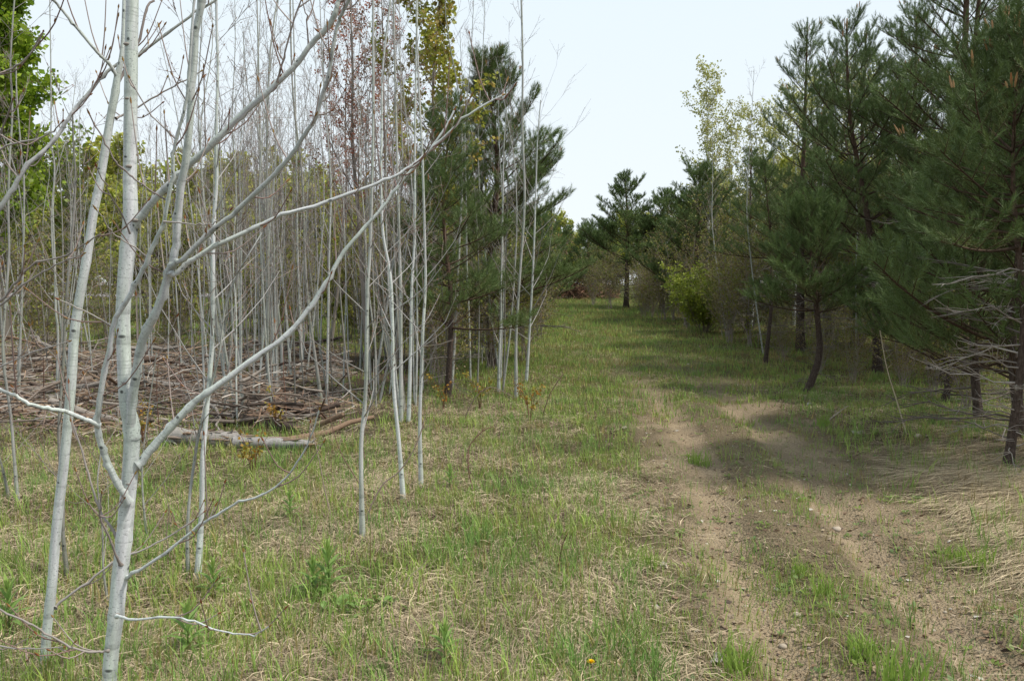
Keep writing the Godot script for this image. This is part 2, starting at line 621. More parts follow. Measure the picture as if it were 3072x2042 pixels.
# ---------------------------------------------------------------- broad-leaved trees and saplings
# p: h, r, stems, first (height share of the lowest branch), reach, branches, twigs, leaf (size), leaves per spray, tints, bark, seed
func broadleaf(called: String, label: String, category: String, p: Dictionary, where: Vector3, group := "", given := PackedVector3Array(), given_r := PackedFloat32Array()) -> Node3D:
	var r := RandomNumberGenerator.new()
	r.seed = p.seed
	var o := thing(called, label, category, where, group)
	var twig := Shape.new()
	var leaf := Shape.new()
	leaf.flat = true
	var sprays := []
	for k in 5:
		sprays.append(leaf_spray(p.get("leaves", 4), p.get("leaf", 0.04), p.get("puff", 0.07), p.seed * 3 + k))
	var bark: Color = p.get("bark", Color(1, 1, 1))
	var fine: Color = p.get("fine", Color(0.2, 0.16, 0.14))
	var tints: Array = p.get("tints", [])
	for st in p.get("stems", 1):
		var h: float = p.h * (1.0 if st == 0 else r.randf_range(0.55, 1.0))
		var stem := PackedVector3Array()
		var rad := PackedFloat32Array()
		if given.size():
			stem = spline(given, 4)
			rad = spread(given_r, 4)
			h = given[given.size() - 1].y
		else:
			var out: Vector3 = Vector3(r.randfn(), 0, r.randfn()) * p.get("flare", 0.02)
			var bow: Vector3 = Vector3(r.randfn(), 0, r.randfn()) * p.get("bow", 0.03)
			var base := Vector3(r.randfn(), 0, r.randfn()) * (0.06 if p.get("stems", 1) > 1 else 0.0)
			for k in 7:
				var t := k / 6.0
				stem.append(base + Vector3(0, h * t, 0) + out * h * t + bow * h * sin(t * 3.1) + Vector3(r.randfn(), 0, r.randfn()) * 0.006 * h * t)
				rad.append(p.r * (1.0 if st == 0 else r.randf_range(0.6, 1.0)) * (1.0 - 0.88 * t) + 0.0012)
			stem = spline(stem, 3)
			rad = spread(rad, 3)
		var tr := Shape.new()
		tr.tube(stem, rad, p.get("sides", 7), bark)
		if p.r < 0.012:
			for k in tr.c.size():
				tr.c[k] = bark.lerp(fine, 0.4)
		obj("trunk" if p.get("stems", 1) == 1 else "stem", tr.build(), M.aspen_bark if p.get("white", false) else M.bark_thin, o)
		var nb: int = p.get("branches", 20)
		var turn := r.randf() * TAU
		for k in nb:
			var t: float = lerpf(p.get("first", 0.3), 0.99, (k + r.randf() * 0.7) / nb)
			turn += 2.4 + r.randf_range(-0.5, 0.5)
			var b := along(stem, t)
			var l: float = p.reach * (1.0 - p.get("taper", 0.6) * t) * r.randf_range(0.5, 1.15)
			var el: float = p.get("rise", 0.85) + r.randf_range(-0.25, 0.25)
			var away := Vector3(cos(turn) * cos(el), sin(el), sin(turn) * cos(el))
			var kink := Vector3(r.randfn(), r.randfn() * 0.5, r.randfn()) * 0.09 * l
			var path := V([b, b + away * l * 0.35 + kink * 0.5, b + away * l * 0.7 + kink + Vector3(0, l * 0.05, 0), b + away * l + kink * 0.6 + Vector3(0, l * 0.16, 0)])
			var br := maxf(p.r * (1.0 - 0.85 * t) * 0.42, 0.0022)
			twig.tube(path, F([br, br * 0.75, br * 0.5, 0.0014]), 4, bark.lerp(fine, clampf(0.45 + 0.25 * t, 0, 1)) * (0.6 if p.get("white", false) else 1.0))
			for q in p.get("twigs", 5):
				var s := r.randf_range(0.2, 1.0)
				var tb := along(path, s)
				var tl := l * r.randf_range(0.16, 0.5) * (1.15 - 0.5 * s)
				var td := (away + Vector3(r.randfn(), r.randfn() + 0.35, r.randfn()) * 0.62).normalized()
				var tt := tb + td * tl
				twig.tube(V([tb, tb.lerp(tt, 0.5) + Vector3(r.randfn(), r.randfn(), r.randfn()) * tl * 0.06, tt]), F([maxf(br * 0.4, 0.0016), 0.0015, 0.001]), 3, fine)
				if tints.size():
					for e in p.get("sprays", 2):
						leaf.stamp(sprays[r.randi() % 5], facing(tb.lerp(tt, 1.0 - e * 0.4 * r.randf()), Vector3(r.randfn(), r.randfn(), r.randfn()), r.randf() * TAU, r.randf_range(0.7, 1.25)), tints[r.randi() % tints.size()] * r.randf_range(0.7, 1.3))
				else:
					for e in 2:
						var bud := tb.lerp(tt, 1.0 - 0.5 * e)
						twig.tube(V([bud, bud + td * 0.012]), F([0.0026, 0.0012]), 3, Color(0.2, 0.1, 0.06))
	obj("crown", twig.build(), M.bark_thin, o, "stuff")
	if leaf.v.size():
		obj("foliage", leaf.build(), M.leaf, o, "stuff")
	return o


# a stem or branch traced on the photograph at its own distance: sx, sy pairs (pixels of the original) and widths
func traced(list: Array, d0: float, d1: float) -> PackedVector3Array:
	var out := PackedVector3Array()
	var n := list.size() / 2
	for k in n:
		out.append(at(list[2 * k] / 3.0, list[2 * k + 1] / 3.0, lerpf(d0, d1, float(k) / maxi(n - 1, 1))))
	return out


func girth(n: int, w0: float, w1: float, d: float) -> PackedFloat32Array:
	var out := PackedFloat32Array()
	for k in n:
		out.append(lerpf(w0, w1, pow(float(k) / (n - 1), 0.85)) / 3.0 / FOCAL * d * 0.5)
	return out


func limb(tree: Node3D, list: Array, w0: float, w1: float, d0: float, d1: float, twigs: int, seed_: int, dark := 0.0, up := 0.6) -> void:
	var r := RandomNumberGenerator.new()
	r.seed = seed_
	var p := traced(list, d0, d1)
	var g := girth(p.size(), w0, w1, (d0 + d1) * 0.5)
	p = spline(p, 4)
	g = spread(g, 4)
	for k in p.size():
		p[k] -= tree.position
		if k > 1 and k % 4 == 0:
			g[k] *= r.randf_range(1.08, 1.28)   # swollen nodes
	for k in range(4, p.size() - 1, 4):
		p[k] += Vector3(r.randfn(), r.randfn(), r.randfn()) * 0.0035
	g[0] *= 1.75
	g[1] *= 1.35
	g[2] *= 1.12
	var white := w0 > 9.0
	var s := Shape.new()
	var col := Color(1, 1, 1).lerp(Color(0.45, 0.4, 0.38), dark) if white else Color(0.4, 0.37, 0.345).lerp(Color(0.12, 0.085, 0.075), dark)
	s.tube(p, g, 10 if white else 7, col, 0.03, seed_)
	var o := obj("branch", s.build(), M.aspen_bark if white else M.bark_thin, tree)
	var buds := Shape.new()
	for k in twigs:
		var f := r.randf_range(0.15, 0.97)
		var b := along(p, f)
		var dd := (along(p, minf(f + 0.05, 1)) - along(p, maxf(f - 0.05, 0))).normalized()
		var side := Vector3(r.randfn(), r.randfn() * 0.5 + up, r.randfn() * 0.6)
		var td := (dd * 0.8 + side * 0.75).normalized()
		var l := r.randf_range(0.05, 0.26)
		var q := V([b, b + td * l * 0.5 + Vector3(0, -0.012, 0), b + td * l + Vector3(0, 0.25 * l, 0)])
		var tw := Shape.new()
		tw.tube(spline(q, 3), spread(F([0.0028, 0.0022, 0.0017]), 3), 5, Color(0.36, 0.31, 0.285).lerp(Color(0.2, 0.12, 0.1), r.randf()))
		obj("twig", tw.build(), M.bark_thin, o)
		bud(buds, q[2], (q[2] - q[1]).normalized(), r)
		if r.randf() < 0.6:
			bud(buds, q[1], (td + Vector3(r.randfn(), 1, r.randfn()) * 0.6).normalized(), r)
	bud(buds, p[p.size() - 1], (p[p.size() - 1] - p[p.size() - 2]).normalized(), r)
	obj("bud", buds.build(), M.leaf, o, "stuff")


func bud(s: Shape, p: Vector3, d: Vector3, r: RandomNumberGenerator) -> void:
	var l := r.randf_range(0.012, 0.024)
	s.tube(V([p, p + d * l * 0.4, p + d * l]), F([0.002, 0.0036, 0.0009]), 5, Color(0.30, 0.11, 0.05).lerp(Color(0.36, 0.24, 0.07), r.randf()))


func near_aspen(label: String, list: Array, w: Array, d: float, base_d: Vector3, marks: Array) -> Node3D:
	var o := thing("aspen_tree", label, "tree", base_d)
	var p := traced(list, d, d)
	var g := PackedFloat32Array()
	for k in w.size():
		g.append(w[k] / 3.0 / FOCAL * d * 0.5)
	p[0] = base_d - Vector3(0, 0.08, 0)
	p = spline(p, 5)
	g = spread(g, 5)
	for k in p.size():
		p[k] -= base_d
	for f in marks:      # branch collars
		var k := int(f * (p.size() - 1))
		g[k] *= 1.1
	var s := Shape.new()
	s.tube(p, g, 20, Color(1, 1, 1), 0.012, int(d * 10))
	obj("trunk", s.build(), M.aspen_bark, o)
	return o


func _ready() -> void:
	# ---- camera, sky, sun, exposure
	var cam := Camera3D.new()
	cam.name = "camera"
	cam.transform = Transform3D(tilt, EYE)
	cam.fov = rad_to_deg(2.0 * atan(340.0 / FOCAL))
	cam.near = 0.05
	cam.far = 900.0
	add_child(cam)
	var sky := ProceduralSkyMaterial.new()
	sky.sky_top_color = Color(0.82, 0.88, 0.92)
	sky.sky_horizon_color = Color(0.895, 0.92, 0.935)
	sky.sky_curve = 0.25
	sky.ground_bottom_color = Color(0.3, 0.29, 0.22)
	sky.ground_horizon_color = Color(0.5, 0.5, 0.42)
	var env := Environment.new()
	env.background_mode = Environment.BG_SKY
	env.sky = Sky.new()
	env.sky.sky_material = sky
	env.tonemap_mode = Environment.TONE_MAPPER_LINEAR
	env.tonemap_exposure = 1.22
	env.sdfgi_enabled = true
	env.ssao_enabled = true
	env.ssil_enabled = true
	var we := WorldEnvironment.new()
	we.name = "environment"
	we.environment = env
	add_child(we)
	var sun := DirectionalLight3D.new()
	sun.name = "sun"
	sun.light_energy = 1.2
	sun.light_color = Color(1.0, 0.975, 0.93)
	sun.light_angular_distance = 5.0
	sun.shadow_enabled = true
	sun.look_at_from_position(Vector3(0.50, 0.83, 0.14) * 10.0, Vector3.ZERO)
	add_child(sun)

	rng.seed = 20240517
	rough.seed = 3
	rough.frequency = 1.0
	rough.fractal_octaves = 2
	patch.seed = 11
	patch.frequency = 0.6
	patch.fractal_octaves = 3
	speck.seed = 23
	speck.frequency = 3.5
	speck.fractal_octaves = 2
	make_materials()
	build_ground()
	build_pines()
	build_background()
	build_thicket()
	build_traced_aspens()
	build_near_aspens()
	build_brush()
	build_grass()
	build_small_things()


# ---------------------------------------------------------------- ground
func build_ground() -> void:
	var angles := PackedFloat32Array()
	for k in 311:
		angles.append(lerpf(-58.0, 58.0, k / 310.0))
	for k in range(1, 32):
		angles.append(lerpf(58.0, 302.0, k / 31.0))
	var radii := PackedFloat32Array([0.0, 0.8, 1.5])
	var d := 2.0
	while d < 420.0:
		radii.append(d)
		d *= 1.0145 if d < 20.0 else 1.05
	var na := angles.size()
	var v := PackedVector3Array()
	var n := PackedVector3Array()
	var c := PackedColorArray()
	var off := PackedFloat32Array()
	for rr in radii:
		for a in angles:
			var x := sin(deg_to_rad(a)) * rr
			var z := -cos(deg_to_rad(a)) * rr
			v.append(Vector3(x, land(x, z), z))
			c.append(soil(x, z))
			off.append(absf(x - track_x(-z)) + 0.25 * patch.get_noise_2d(x, z) if z < 0.5 and z > -24.0 else 9.0)
			if rr < 25.0:
				var e := 0.02
				n.append(Vector3(land(x - e, z) - land(x + e, z), 2.0 * e, land(x, z - e) - land(x, z + e)).normalized())
			else:
				n.append(Vector3.UP)
	for which in 2:
		var s := Shape.new()
		s.v = v
		s.n = n
		s.c = c
		s.u.resize(v.size())
		var tri := PackedInt32Array()
		for k in radii.size() - 1:
			for j in na:
				if j == na - 1:
					continue
				var q := k * na + j
				var inside: bool = off[q] < 1.15 and off[q + na] < 1.15
				if inside != (which == 1):
					continue
				for e in [q, q + na, q + 1, q + 1, q + na, q + na + 1]:
					tri.append(e)
		# keep only the corners in use
		var map := PackedInt32Array()
		map.resize(v.size())
		map.fill(-1)
		var t := Shape.new()
		for e in tri:
			if map[e] < 0:
				map[e] = t.v.size()
				t.v.append(v[e]); t.n.append(n[e]); t.c.append(c[e]); t.u.append(Vector2.ZERO)
			t.i.append(map[e])
		var o := obj("dirt_track" if which else "ground", t.build(), M.soil)
		o.set_meta("kind", "structure")
		o.set_meta("label", "bare sandy two-rut track running away between aspens and pines" if which else "rough ground of old thatch, soil and grass under the trees")


# ---------------------------------------------------------------- pines
func build_pines() -> void:
	var b: Vector3
	# the pine at the edge of the thicket, and its reddish neighbour
	b = foot(1478, 1098)
	pine("scots_pine", "bushy dark pine with tan candles at the thicket's edge, upswept boughs over the track", {
		"h": top_of(195, -b.z) - b.y, "r": 0.095, "live": 0.16, "w": 2.15, "n": 5, "tone": Color(0.125, 0.175, 0.056), "seed": 31, "split": true, "needles": 28, "needle_length": 0.085, "needle_width": 0.006, "candles": 0.5, "gap": 0.05, "lost": 0.1, "step": 0.06}, b)
	b = foot(1342, 1192)
	pine("scots_pine", "slim pine with reddish upper bark standing in front of the bushy dark pine", {
		"h": top_of(330, -b.z) - b.y, "r": 0.05, "live": 0.24, "w": 1.15, "n": 4, "seed": 32, "needles": 25, "needle_length": 0.075, "needle_width": 0.0055, "candles": 0.3, "gap": 0.06, "upper": Color(0.22, 0.135, 0.09)}, b)
	# right-hand side, nearest first
	b = foot(3022, 1402)
	pine("scots_pine", "nearest pine across the track, grey dead lower branches and orange candles", {
		"h": 3.5, "r": 0.042, "live": 0.52, "w": 1.2, "grey": Color(0.46, 0.41, 0.37), "seed": 41, "split": true, "needles": 32, "needle_length": 0.06, "needle_width": 0.0055, "candles": 0.8, "gap": 0.04, "lost": 0.0, "low": 0.07, "step": 0.075, "tone": Color(0.088, 0.128, 0.042)}, b)
	b = foot(2420, 1178)
	pine("scots_pine", "small crooked pine with leaning lower trunk and tight dark crown", {
		"h": top_of(610, -b.z) - b.y, "r": 0.062, "live": 0.42, "w": 0.95, "seed": 42, "needles": 36, "gap": 0.05, "step": 0.05, "lost": 0.55,
		"lean": [Vector3.ZERO, Vector3(0.17, 0, 0), Vector3(0.13, 0, 0), Vector3(0.04, 0, 0.05), Vector3(0.0, 0, 0), Vector3(0.02, 0, 0)]}, b)
	b = foot(2632, 1118)
	var p2 := pine("scots_pine", "straight pine behind the small crooked pine, bare dark lower trunk", {
		"h": top_of(85, -b.z) - b.y, "r": 0.085, "live": 0.3, "w": 2.05, "n": 4, "seed": 43, "needles": 21, "candles": 0.2, "needle_width": 0.0072, "lost": 0.2,
		"lean": [Vector3.ZERO, Vector3(-0.08, 0, 0), Vector3(-0.3, 0, 0), Vector3(-0.62, 0, 0), Vector3(-0.72, 0, 0)]}, b)
	b = foot(2845, 1150)
	var tall := pine("scots_pine", "tallest pine, trunk rising clear of the frame beside the nearest pine", {
		"h": 8.4, "r": 0.11, "live": 0.3, "w": 2.15, "seed": 44, "needles": 21, "needle_width": 0.0072, "upper": Color(0.2, 0.13, 0.095), "lost": 0.3}, b)
	b = foot(2402, 1052)
	var slim := pine("scots_pine", "pointed open-topped pine farther along the track's shady side", {
		"h": top_of(95, -b.z) - b.y, "r": 0.1, "live": 0.25, "w": 1.8, "n": 4, "seed": 45, "needles": 19, "needle_width": 0.0075, "candles": 0.15, "gap": 0.05}, b)
	b = foot(2296, 1090)
	pine("scots_pine", "spindly half-bare pine between the pointed pine and the small crooked pine", {
		"h": 3.9, "r": 0.045, "live": 0.5, "w": 0.9, "seed": 46, "needles": 22, "needle_width": 0.006, "lost": 0.3}, b)
	# far pine in the gap, closing the track
	b = foot(1878, 922)
	var far_ := pine("scots_pine", "lone open pine with forked trunk standing where the track ends", {
		"h": top_of(535, -b.z) - b.y, "r": 0.13, "live": 0.3, "w": 2.2, "n": 4, "seed": 47, "needles": 15, "needle_length": 0.09, "needle_width": 0.014, "gap": 0.05, "upper": Color(0.24, 0.145, 0.09)}, b)
	b = foot(2085, 965)
	pine("scots_pine", "dense rounded pine beside the pale leafing aspens along the track", {
		"h": top_of(500, -b.z) - b.y, "r": 0.13, "live": 0.15, "w": 2.4, "n": 4, "seed": 48, "needles": 18, "needle_length": 0.08, "needle_width": 0.011, "gap": 0.05}, b)
	b = foot(2700, 1075)
	var small := pine("scots_pine", "young pine with foliage low to the ground between the straight pine and the tallest pine", {
		"h": 2.6, "r": 0.04, "live": 0.08, "w": 1.15, "n": 5, "seed": 49, "needles": 26, "needle_width": 0.006, "gap": 0.075}, b)
	# the others, copies of these
	var more := [
		[small, 2835, 1205, 1.15, 0.6, "low dense young pine between the tallest pine and the nearest pine"],
		[small, 2935, 1255, 1.3, 2.2, "low dense young pine close behind the nearest pine's dead branches"],
		[small, 3065, 1320, 1.35, 3.7, "low dense young pine at the frame's edge beside the nearest pine"],
		[small, 2790, 1120, 1.4, 5.0, "young pine shading the ground before the tallest pine"],
		[slim, 3480, 1400, 0.62, 2.8, "pine outside the frame whose shade falls over the track"],
		[slim, 2565, 1040, 1.02, 2.6, "pine half hidden behind the straight pine"],
		[p2, 2735, 1085, 1.12, 4.4, "pine between the straight pine and the tallest pine"],
		[slim, 2480, 1035, 0.92, 1.2, "slender pine between the pointed pine and the straight pine"],
		[tall, 2905, 1130, 0.92, 2.0, "pine with crossing dark boughs just beyond the tallest pine"],
		[tall, 3110, 1200, 0.82, 4.1, "broad heavy pine at the frame's edge behind the nearest pine"],
		[slim, 2720, 1010, 1.0, 0.7, "deep-set pine at the back of the pine stand"],
		[p2, 2990, 1060, 1.05, 3.6, "pine filling the gap behind the broad heavy pine"],
		[p2, 2480, 1010, 0.8, 5.2, "shorter pine behind the small crooked pine's crown"],
		[slim, 2900, 1000, 0.9, 4.4, "shadowed pine farthest back in the stand"],
		[far_, 1985, 925, 0.88, 2.2, "far pine with drooping top beside the lone open pine"],
		[far_, 2150, 935, 0.95, 3.9, "far pine behind the dense rounded pine"],
		[slim, 2240, 1000, 0.72, 3.1, "mid-height pine next to the pale leafing aspens"],
		[tall, 3010, 1110, 0.85, 5.5, "pine hemmed in behind the broad heavy pine's boughs"],
		[p2, 2840, 1060, 1.0, 2.2, "pine beyond the tallest pine's trunk"],
	]
	for m in more:
		b = foot(m[1], m[2])
		copy(m[0], "scots_pine", m[5], b, m[4], m[3])
	var young_ := small
	# dark wall of pines across the far end
	var ends := [[1655, 48, 0.78], [1700, 52, 0.75], [1752, 54, 0.7], [1795, 56, 0.72], [1838, 58, 0.8], [1930, 56, 0.9], [2010, 54, 0.95], [1610, 44, 0.8], [1560, 48, 0.9]]
	var saying := ["small dark pine over the far brush heap", "dark pine just behind the far brush heap", "low dark pine between the far heap and the lone pine", "dim pine on the skyline beside the lone open pine", "tall dim pine behind the lone open pine's trunk", "dim pine seen past the drooping-topped pine", "big dim pine behind the far pine with drooping top", "dark pine glimpsed through the bushy pine's outer boughs", "dark pine glimpsed through the bushy pine's lower branches"]
	for k in ends.size():
		var e: Array = ends[k]
		var pt := at(e[0] / 3.0, 284, e[1])
		copy(far_ if k % 2 else slim, "far_pine", saying[k], on_land(pt.x, pt.z), k * 1.7, e[2])
	var dark := [[1622, 28, 1.3, "low dark pine at the thicket's far corner"], [1645, 40, 1.4, "low dark pine beside the far brush heap"], [1600, 27, 1.35, "low dark pine behind the bushy dark pine's track side"], [1765, 44, 1.5, "low dark pine beyond the far brush heap's end"], [1815, 47, 1.6, "low dark pine left of the lone open pine's foot"]]
	for k in dark.size():
		var pt := at(dark[k][0] / 3.0, 284, dark[k][1])
		copy(young_, "far_pine", dark[k][3], on_land(pt.x, pt.z), k * 1.9, dark[k][2])
	# behind the right-hand stand
	var row := [[800, 44, 1.0, "pine closing the view behind the pointed pine"], [850, 40, 0.95, "pine closing the view behind the straight pine"], [905, 38, 1.0, "pine closing the view behind the tallest pine"], [960, 36, 0.95, "pine closing the view behind the broad heavy pine"], [1015, 34, 0.9, "pine closing the view at the frame's edge"], [755, 46, 0.9, "pine closing the view behind the leafing aspens"], [705, 52, 0.8, "pine closing the view behind the dense rounded pine"]]
	for k in row.size():
		var pt := at(row[k][0], 284, row[k][1])
		copy([far_, slim][k % 2], "far_pine", row[k][3], on_land(pt.x, pt.z), k * 2.3, row[k][2])
	# soft dark pine behind the saplings at the far side of the thicket
	var q := at(78, 284, 24.0)
	copy(slim, "scots_pine", "soft dark pine below the bright green maple, behind the saplings", on_land(q.x, q.z), 1.0, 0.66)


# ---------------------------------------------------------------- leafing trees and shrubs
func build_background() -> void:
	var yellow := [Color(0.38, 0.41, 0.065), Color(0.31, 0.36, 0.055), Color(0.43, 0.41, 0.09)]
	var pt := at(2, 284, 20.0)
	broadleaf("maple_tree", "broad maple in full bright green leaf beyond the saplings", "tree", {
		"h": 8.6, "r": 0.16, "first": 0.3, "reach": 2.3, "branches": 60, "twigs": 14, "taper": 0.55, "rise": 0.45, "leaf": 0.1, "leaves": 10, "puff": 0.22, "sprays": 4, "seed": 61,
		"bark": Color(0.15, 0.13, 0.11), "tints": [Color(0.24, 0.34, 0.03), Color(0.29, 0.38, 0.04), Color(0.17, 0.27, 0.025)]}, on_land(pt.x, pt.z))
	# reddish and yellow-green maples over the thicket
	var red := {"h": 8.2, "r": 0.05, "first": 0.3, "reach": 1.7, "branches": 30, "twigs": 10, "taper": 0.45, "rise": 1.0, "leaf": 0.034, "leaves": 6, "puff": 0.06, "sprays": 3, "seed": 62, "bow": 0.01,
		"bark": Color(0.26, 0.23, 0.2), "fine": Color(0.17, 0.12, 0.105), "tints": [Color(0.42, 0.15, 0.1), Color(0.37, 0.17, 0.1), Color(0.3, 0.18, 0.1)]}
	pt = at(368, 284, 14.5)
	var r1 := broadleaf("maple_tree", "red-budded young maple rising out of the thicket's middle", "tree", red, on_land(pt.x, pt.z))
	pt = at(398, 284, 16.5)
	copy(r1, "maple_tree", "second red-budded maple, nearer the yellow-green tree", on_land(pt.x, pt.z), 2.0, 0.95)
	pt = at(330, 284, 19.0)
	copy(r1, "maple_tree", "thin red-budded maple behind the forked pale branch", on_land(pt.x, pt.z), 4.0, 0.9)
	var lime := red.duplicate()
	lime.merge({"seed": 63, "leaf": 0.055, "leaves": 7, "sprays": 4, "branches": 40, "tints": [Color(0.38, 0.39, 0.065), Color(0.32, 0.34, 0.055), Color(0.4, 0.3, 0.08)], "h": 8.2, "reach": 1.6, "rise": 0.95}, true)
	pt = at(432, 284, 14.0)
	broadleaf("birch_tree", "yellow-green leafing tree above the bushy dark pine", "tree", lime, on_land(pt.x, pt.z))
	# pale leafing aspens in the gap
	var pale := {"h": 8.6, "r": 0.075, "first": 0.2, "reach": 1.9, "branches": 44, "twigs": 9, "taper": 0.5, "rise": 1.0, "leaf": 0.06, "leaves": 5, "puff": 0.12, "sprays": 3, "seed": 64, "white": true, "bow": 0.015,
		"tints": [Color(0.42, 0.42, 0.14), Color(0.36, 0.38, 0.1), Color(0.45, 0.44, 0.2)]}
	pt = at(708, 284, 30.0)
	var pale_o := broadleaf("aspen_tree", "tall pale aspen just coming into leaf beside the dense rounded pine", "tree", pale, on_land(pt.x, pt.z))
	for e in [[730, 29.0, 0.82, 1.1, "white-stemmed leafing aspen beside the tall pale aspen"], [770, 33.0, 0.9, 2.3, "leafing aspen behind the pointed open-topped pine"], [842, 34.0, 1.1, 3.9, "tall leafing aspen seen over the straight pine"], [815, 30.0, 0.98, 5.0, "leafing aspen between the pointed pine and the straight pine"], [900, 36.0, 1.1, 0.4, "pale leafing aspen behind the tallest pine"], [752, 24.0, 0.72, 4.4, "smaller leafing aspen just past the pointed pine's far side"], [795, 25.0, 0.8, 5.6, "leafing aspen hard behind the pointed open-topped pine"], [862, 26.0, 0.9, 1.9, "leafing aspen showing between the straight and tallest pines"], [950, 30.0, 1.0, 3.0, "leafing aspen behind the broad heavy pine"]]:
		pt = at(e[0], 284, e[1])
		copy(pale_o, "aspen_tree", e[4], on_land(pt.x, pt.z), e[3], e[2])
	# yellow-green shrubs behind the thicket and along the far edge
	var shrub := []
	for k in 3:
		shrub.append(broadleaf("leafy_shrub", ["tall yellow-green shrub behind the two near pale trunks", "yellow-green shrub behind the aspen with the long low branch", "loose yellow-green shrub behind the middle of the thicket"][k], "shrub", {
			"h": [5.2, 4.0, 4.6][k], "r": 0.03, "stems": 5, "flare": 0.14, "first": 0.15, "reach": 1.5, "branches": 15, "twigs": 9, "taper": 0.4, "rise": 0.8, "leaf": 0.1, "leaves": 8, "puff": 0.17, "sprays": 3, "seed": 70 + k,
			"bark": Color(0.2, 0.17, 0.13), "fine": Color(0.19, 0.16, 0.11), "tints": yellow, "sides": 5}, on_land(0, -30)))
	var spots := [[70, 25, 1.0], [150, 29, 1.05], [235, 27, 1.1], [112, 33, 1.25], [195, 35, 1.3], [285, 31, 1.2], [30, 30, 1.0], [330, 28, 0.95], [380, 30, 0.95], [430, 27, 0.8], [260, 22, 0.75], [175, 21, 0.7], [310, 23, 0.75], [355, 34, 1.1], [-15, 27, 1.0], [470, 32, 0.9], [410, 22, 0.6], [350, 20, 0.6], [560, 58, 1.0], [600, 64, 1.0], [650, 60, 1.1], [690, 48, 1.0], [530, 50, 0.9], [740, 42, 1.1], [790, 36, 1.2], [845, 33, 1.2], [890, 30, 1.2], [940, 28, 1.15], [990, 26, 1.1], [1040, 26, 1.2], [500, 42, 1.0], [455, 40, 1.1], [120, 42, 1.4], [220, 44, 1.4], [320, 42, 1.4], [20, 40, 1.4], [620, 72, 1.2], [575, 80, 1.2]]
	var of := ["beneath the bright maple", "behind the near slanting trunk", "behind the forked near trunk", "over the soft dark pine", "behind the second near trunk", "behind the brush pile's middle", "at the thicket's outer end", "behind the red-budded maple", "behind the second red-budded maple", "behind the yellow-green tree", "low down behind the grey log", "low down behind the brush pile", "low down in mid thicket", "deep behind the thicket", "beyond the maple's trunk", "behind the bushy dark pine", "low down before the slim pine", "low down behind the pale saplings", "beyond the far brush heap", "beyond the lone open pine", "beyond the far drooping-topped pine", "beyond the dense rounded pine", "beyond the bushy dark pine's outer boughs", "beyond the leafing aspens", "beyond the pointed pine", "beyond the small crooked pine", "beyond the straight pine", "beyond the tallest pine", "beyond the nearest pine", "at the frame's edge beyond the nearest pine", "far beyond the bushy dark pine", "far beyond the slim pine", "far beyond the forked near trunk", "far beyond the brush pile", "far beyond the crowded saplings", "far beyond the slanting trunk", "on the skyline past the lone pine", "on the skyline past the far heap"]
	for k in spots.size():
		pt = at(spots[k][0], 284, spots[k][1])
		var say: String = ["tall", "rounded", "loose"][k % 3] + " yellow-green leafing shrub " + of[k]
		if k < 3:
			shrub[k].transform = Transform3D(Basis.from_scale(Vector3.ONE * spots[k][2]), on_land(pt.x, pt.z))
			shrub[k].set_meta("label", say)
			shrub[k].set_meta("group", "leafing shrubs behind the thicket")
		else:
			copy(shrub[k % 3], "leafy_shrub", say, on_land(pt.x, pt.z), k * 1.9, spots[k][2], "leafing shrubs behind the thicket")
	# bright bush by the track
	var bb := foot(2115, 1000)
	broadleaf("green_bush", "bright yellow-green bush at the track's edge before the pines", "bush", {
		"h": 1.75, "r": 0.012, "stems": 17, "flare": 0.8, "first": 0.15, "reach": 0.6, "branches": 15, "twigs": 6, "taper": 0.2, "rise": 0.7, "leaf": 0.05, "leaves": 5, "puff": 0.08, "sprays": 2, "seed": 81,
		"bark": Color(0.17, 0.14, 0.1), "tints": [Color(0.25, 0.3, 0.04), Color(0.3, 0.34, 0.05), Color(0.2, 0.25, 0.04)], "sides": 5}, bb)
	# grey-brown brush, nearly bare
	var brush := []
	for k in 2:
		brush.append(broadleaf("bare_shrub", "", "shrub", {
			"h": [2.6, 3.2][k], "r": 0.014, "stems": 9, "flare": 0.22, "first": 0.1, "reach": 1.0, "branches": 15, "twigs": 8, "taper": 0.35, "rise": 0.75, "leaf": 0.04, "leaves": 3, "puff": 0.07, "sprays": 1, "seed": 85 + k,
			"bark": Color(0.3, 0.255, 0.22), "fine": Color(0.27, 0.22, 0.19), "tints": [Color(0.24, 0.21, 0.06), Color(0.2, 0.15, 0.08), Color(0.2, 0.22, 0.04)], "sides": 4}, on_land(0, -30)))
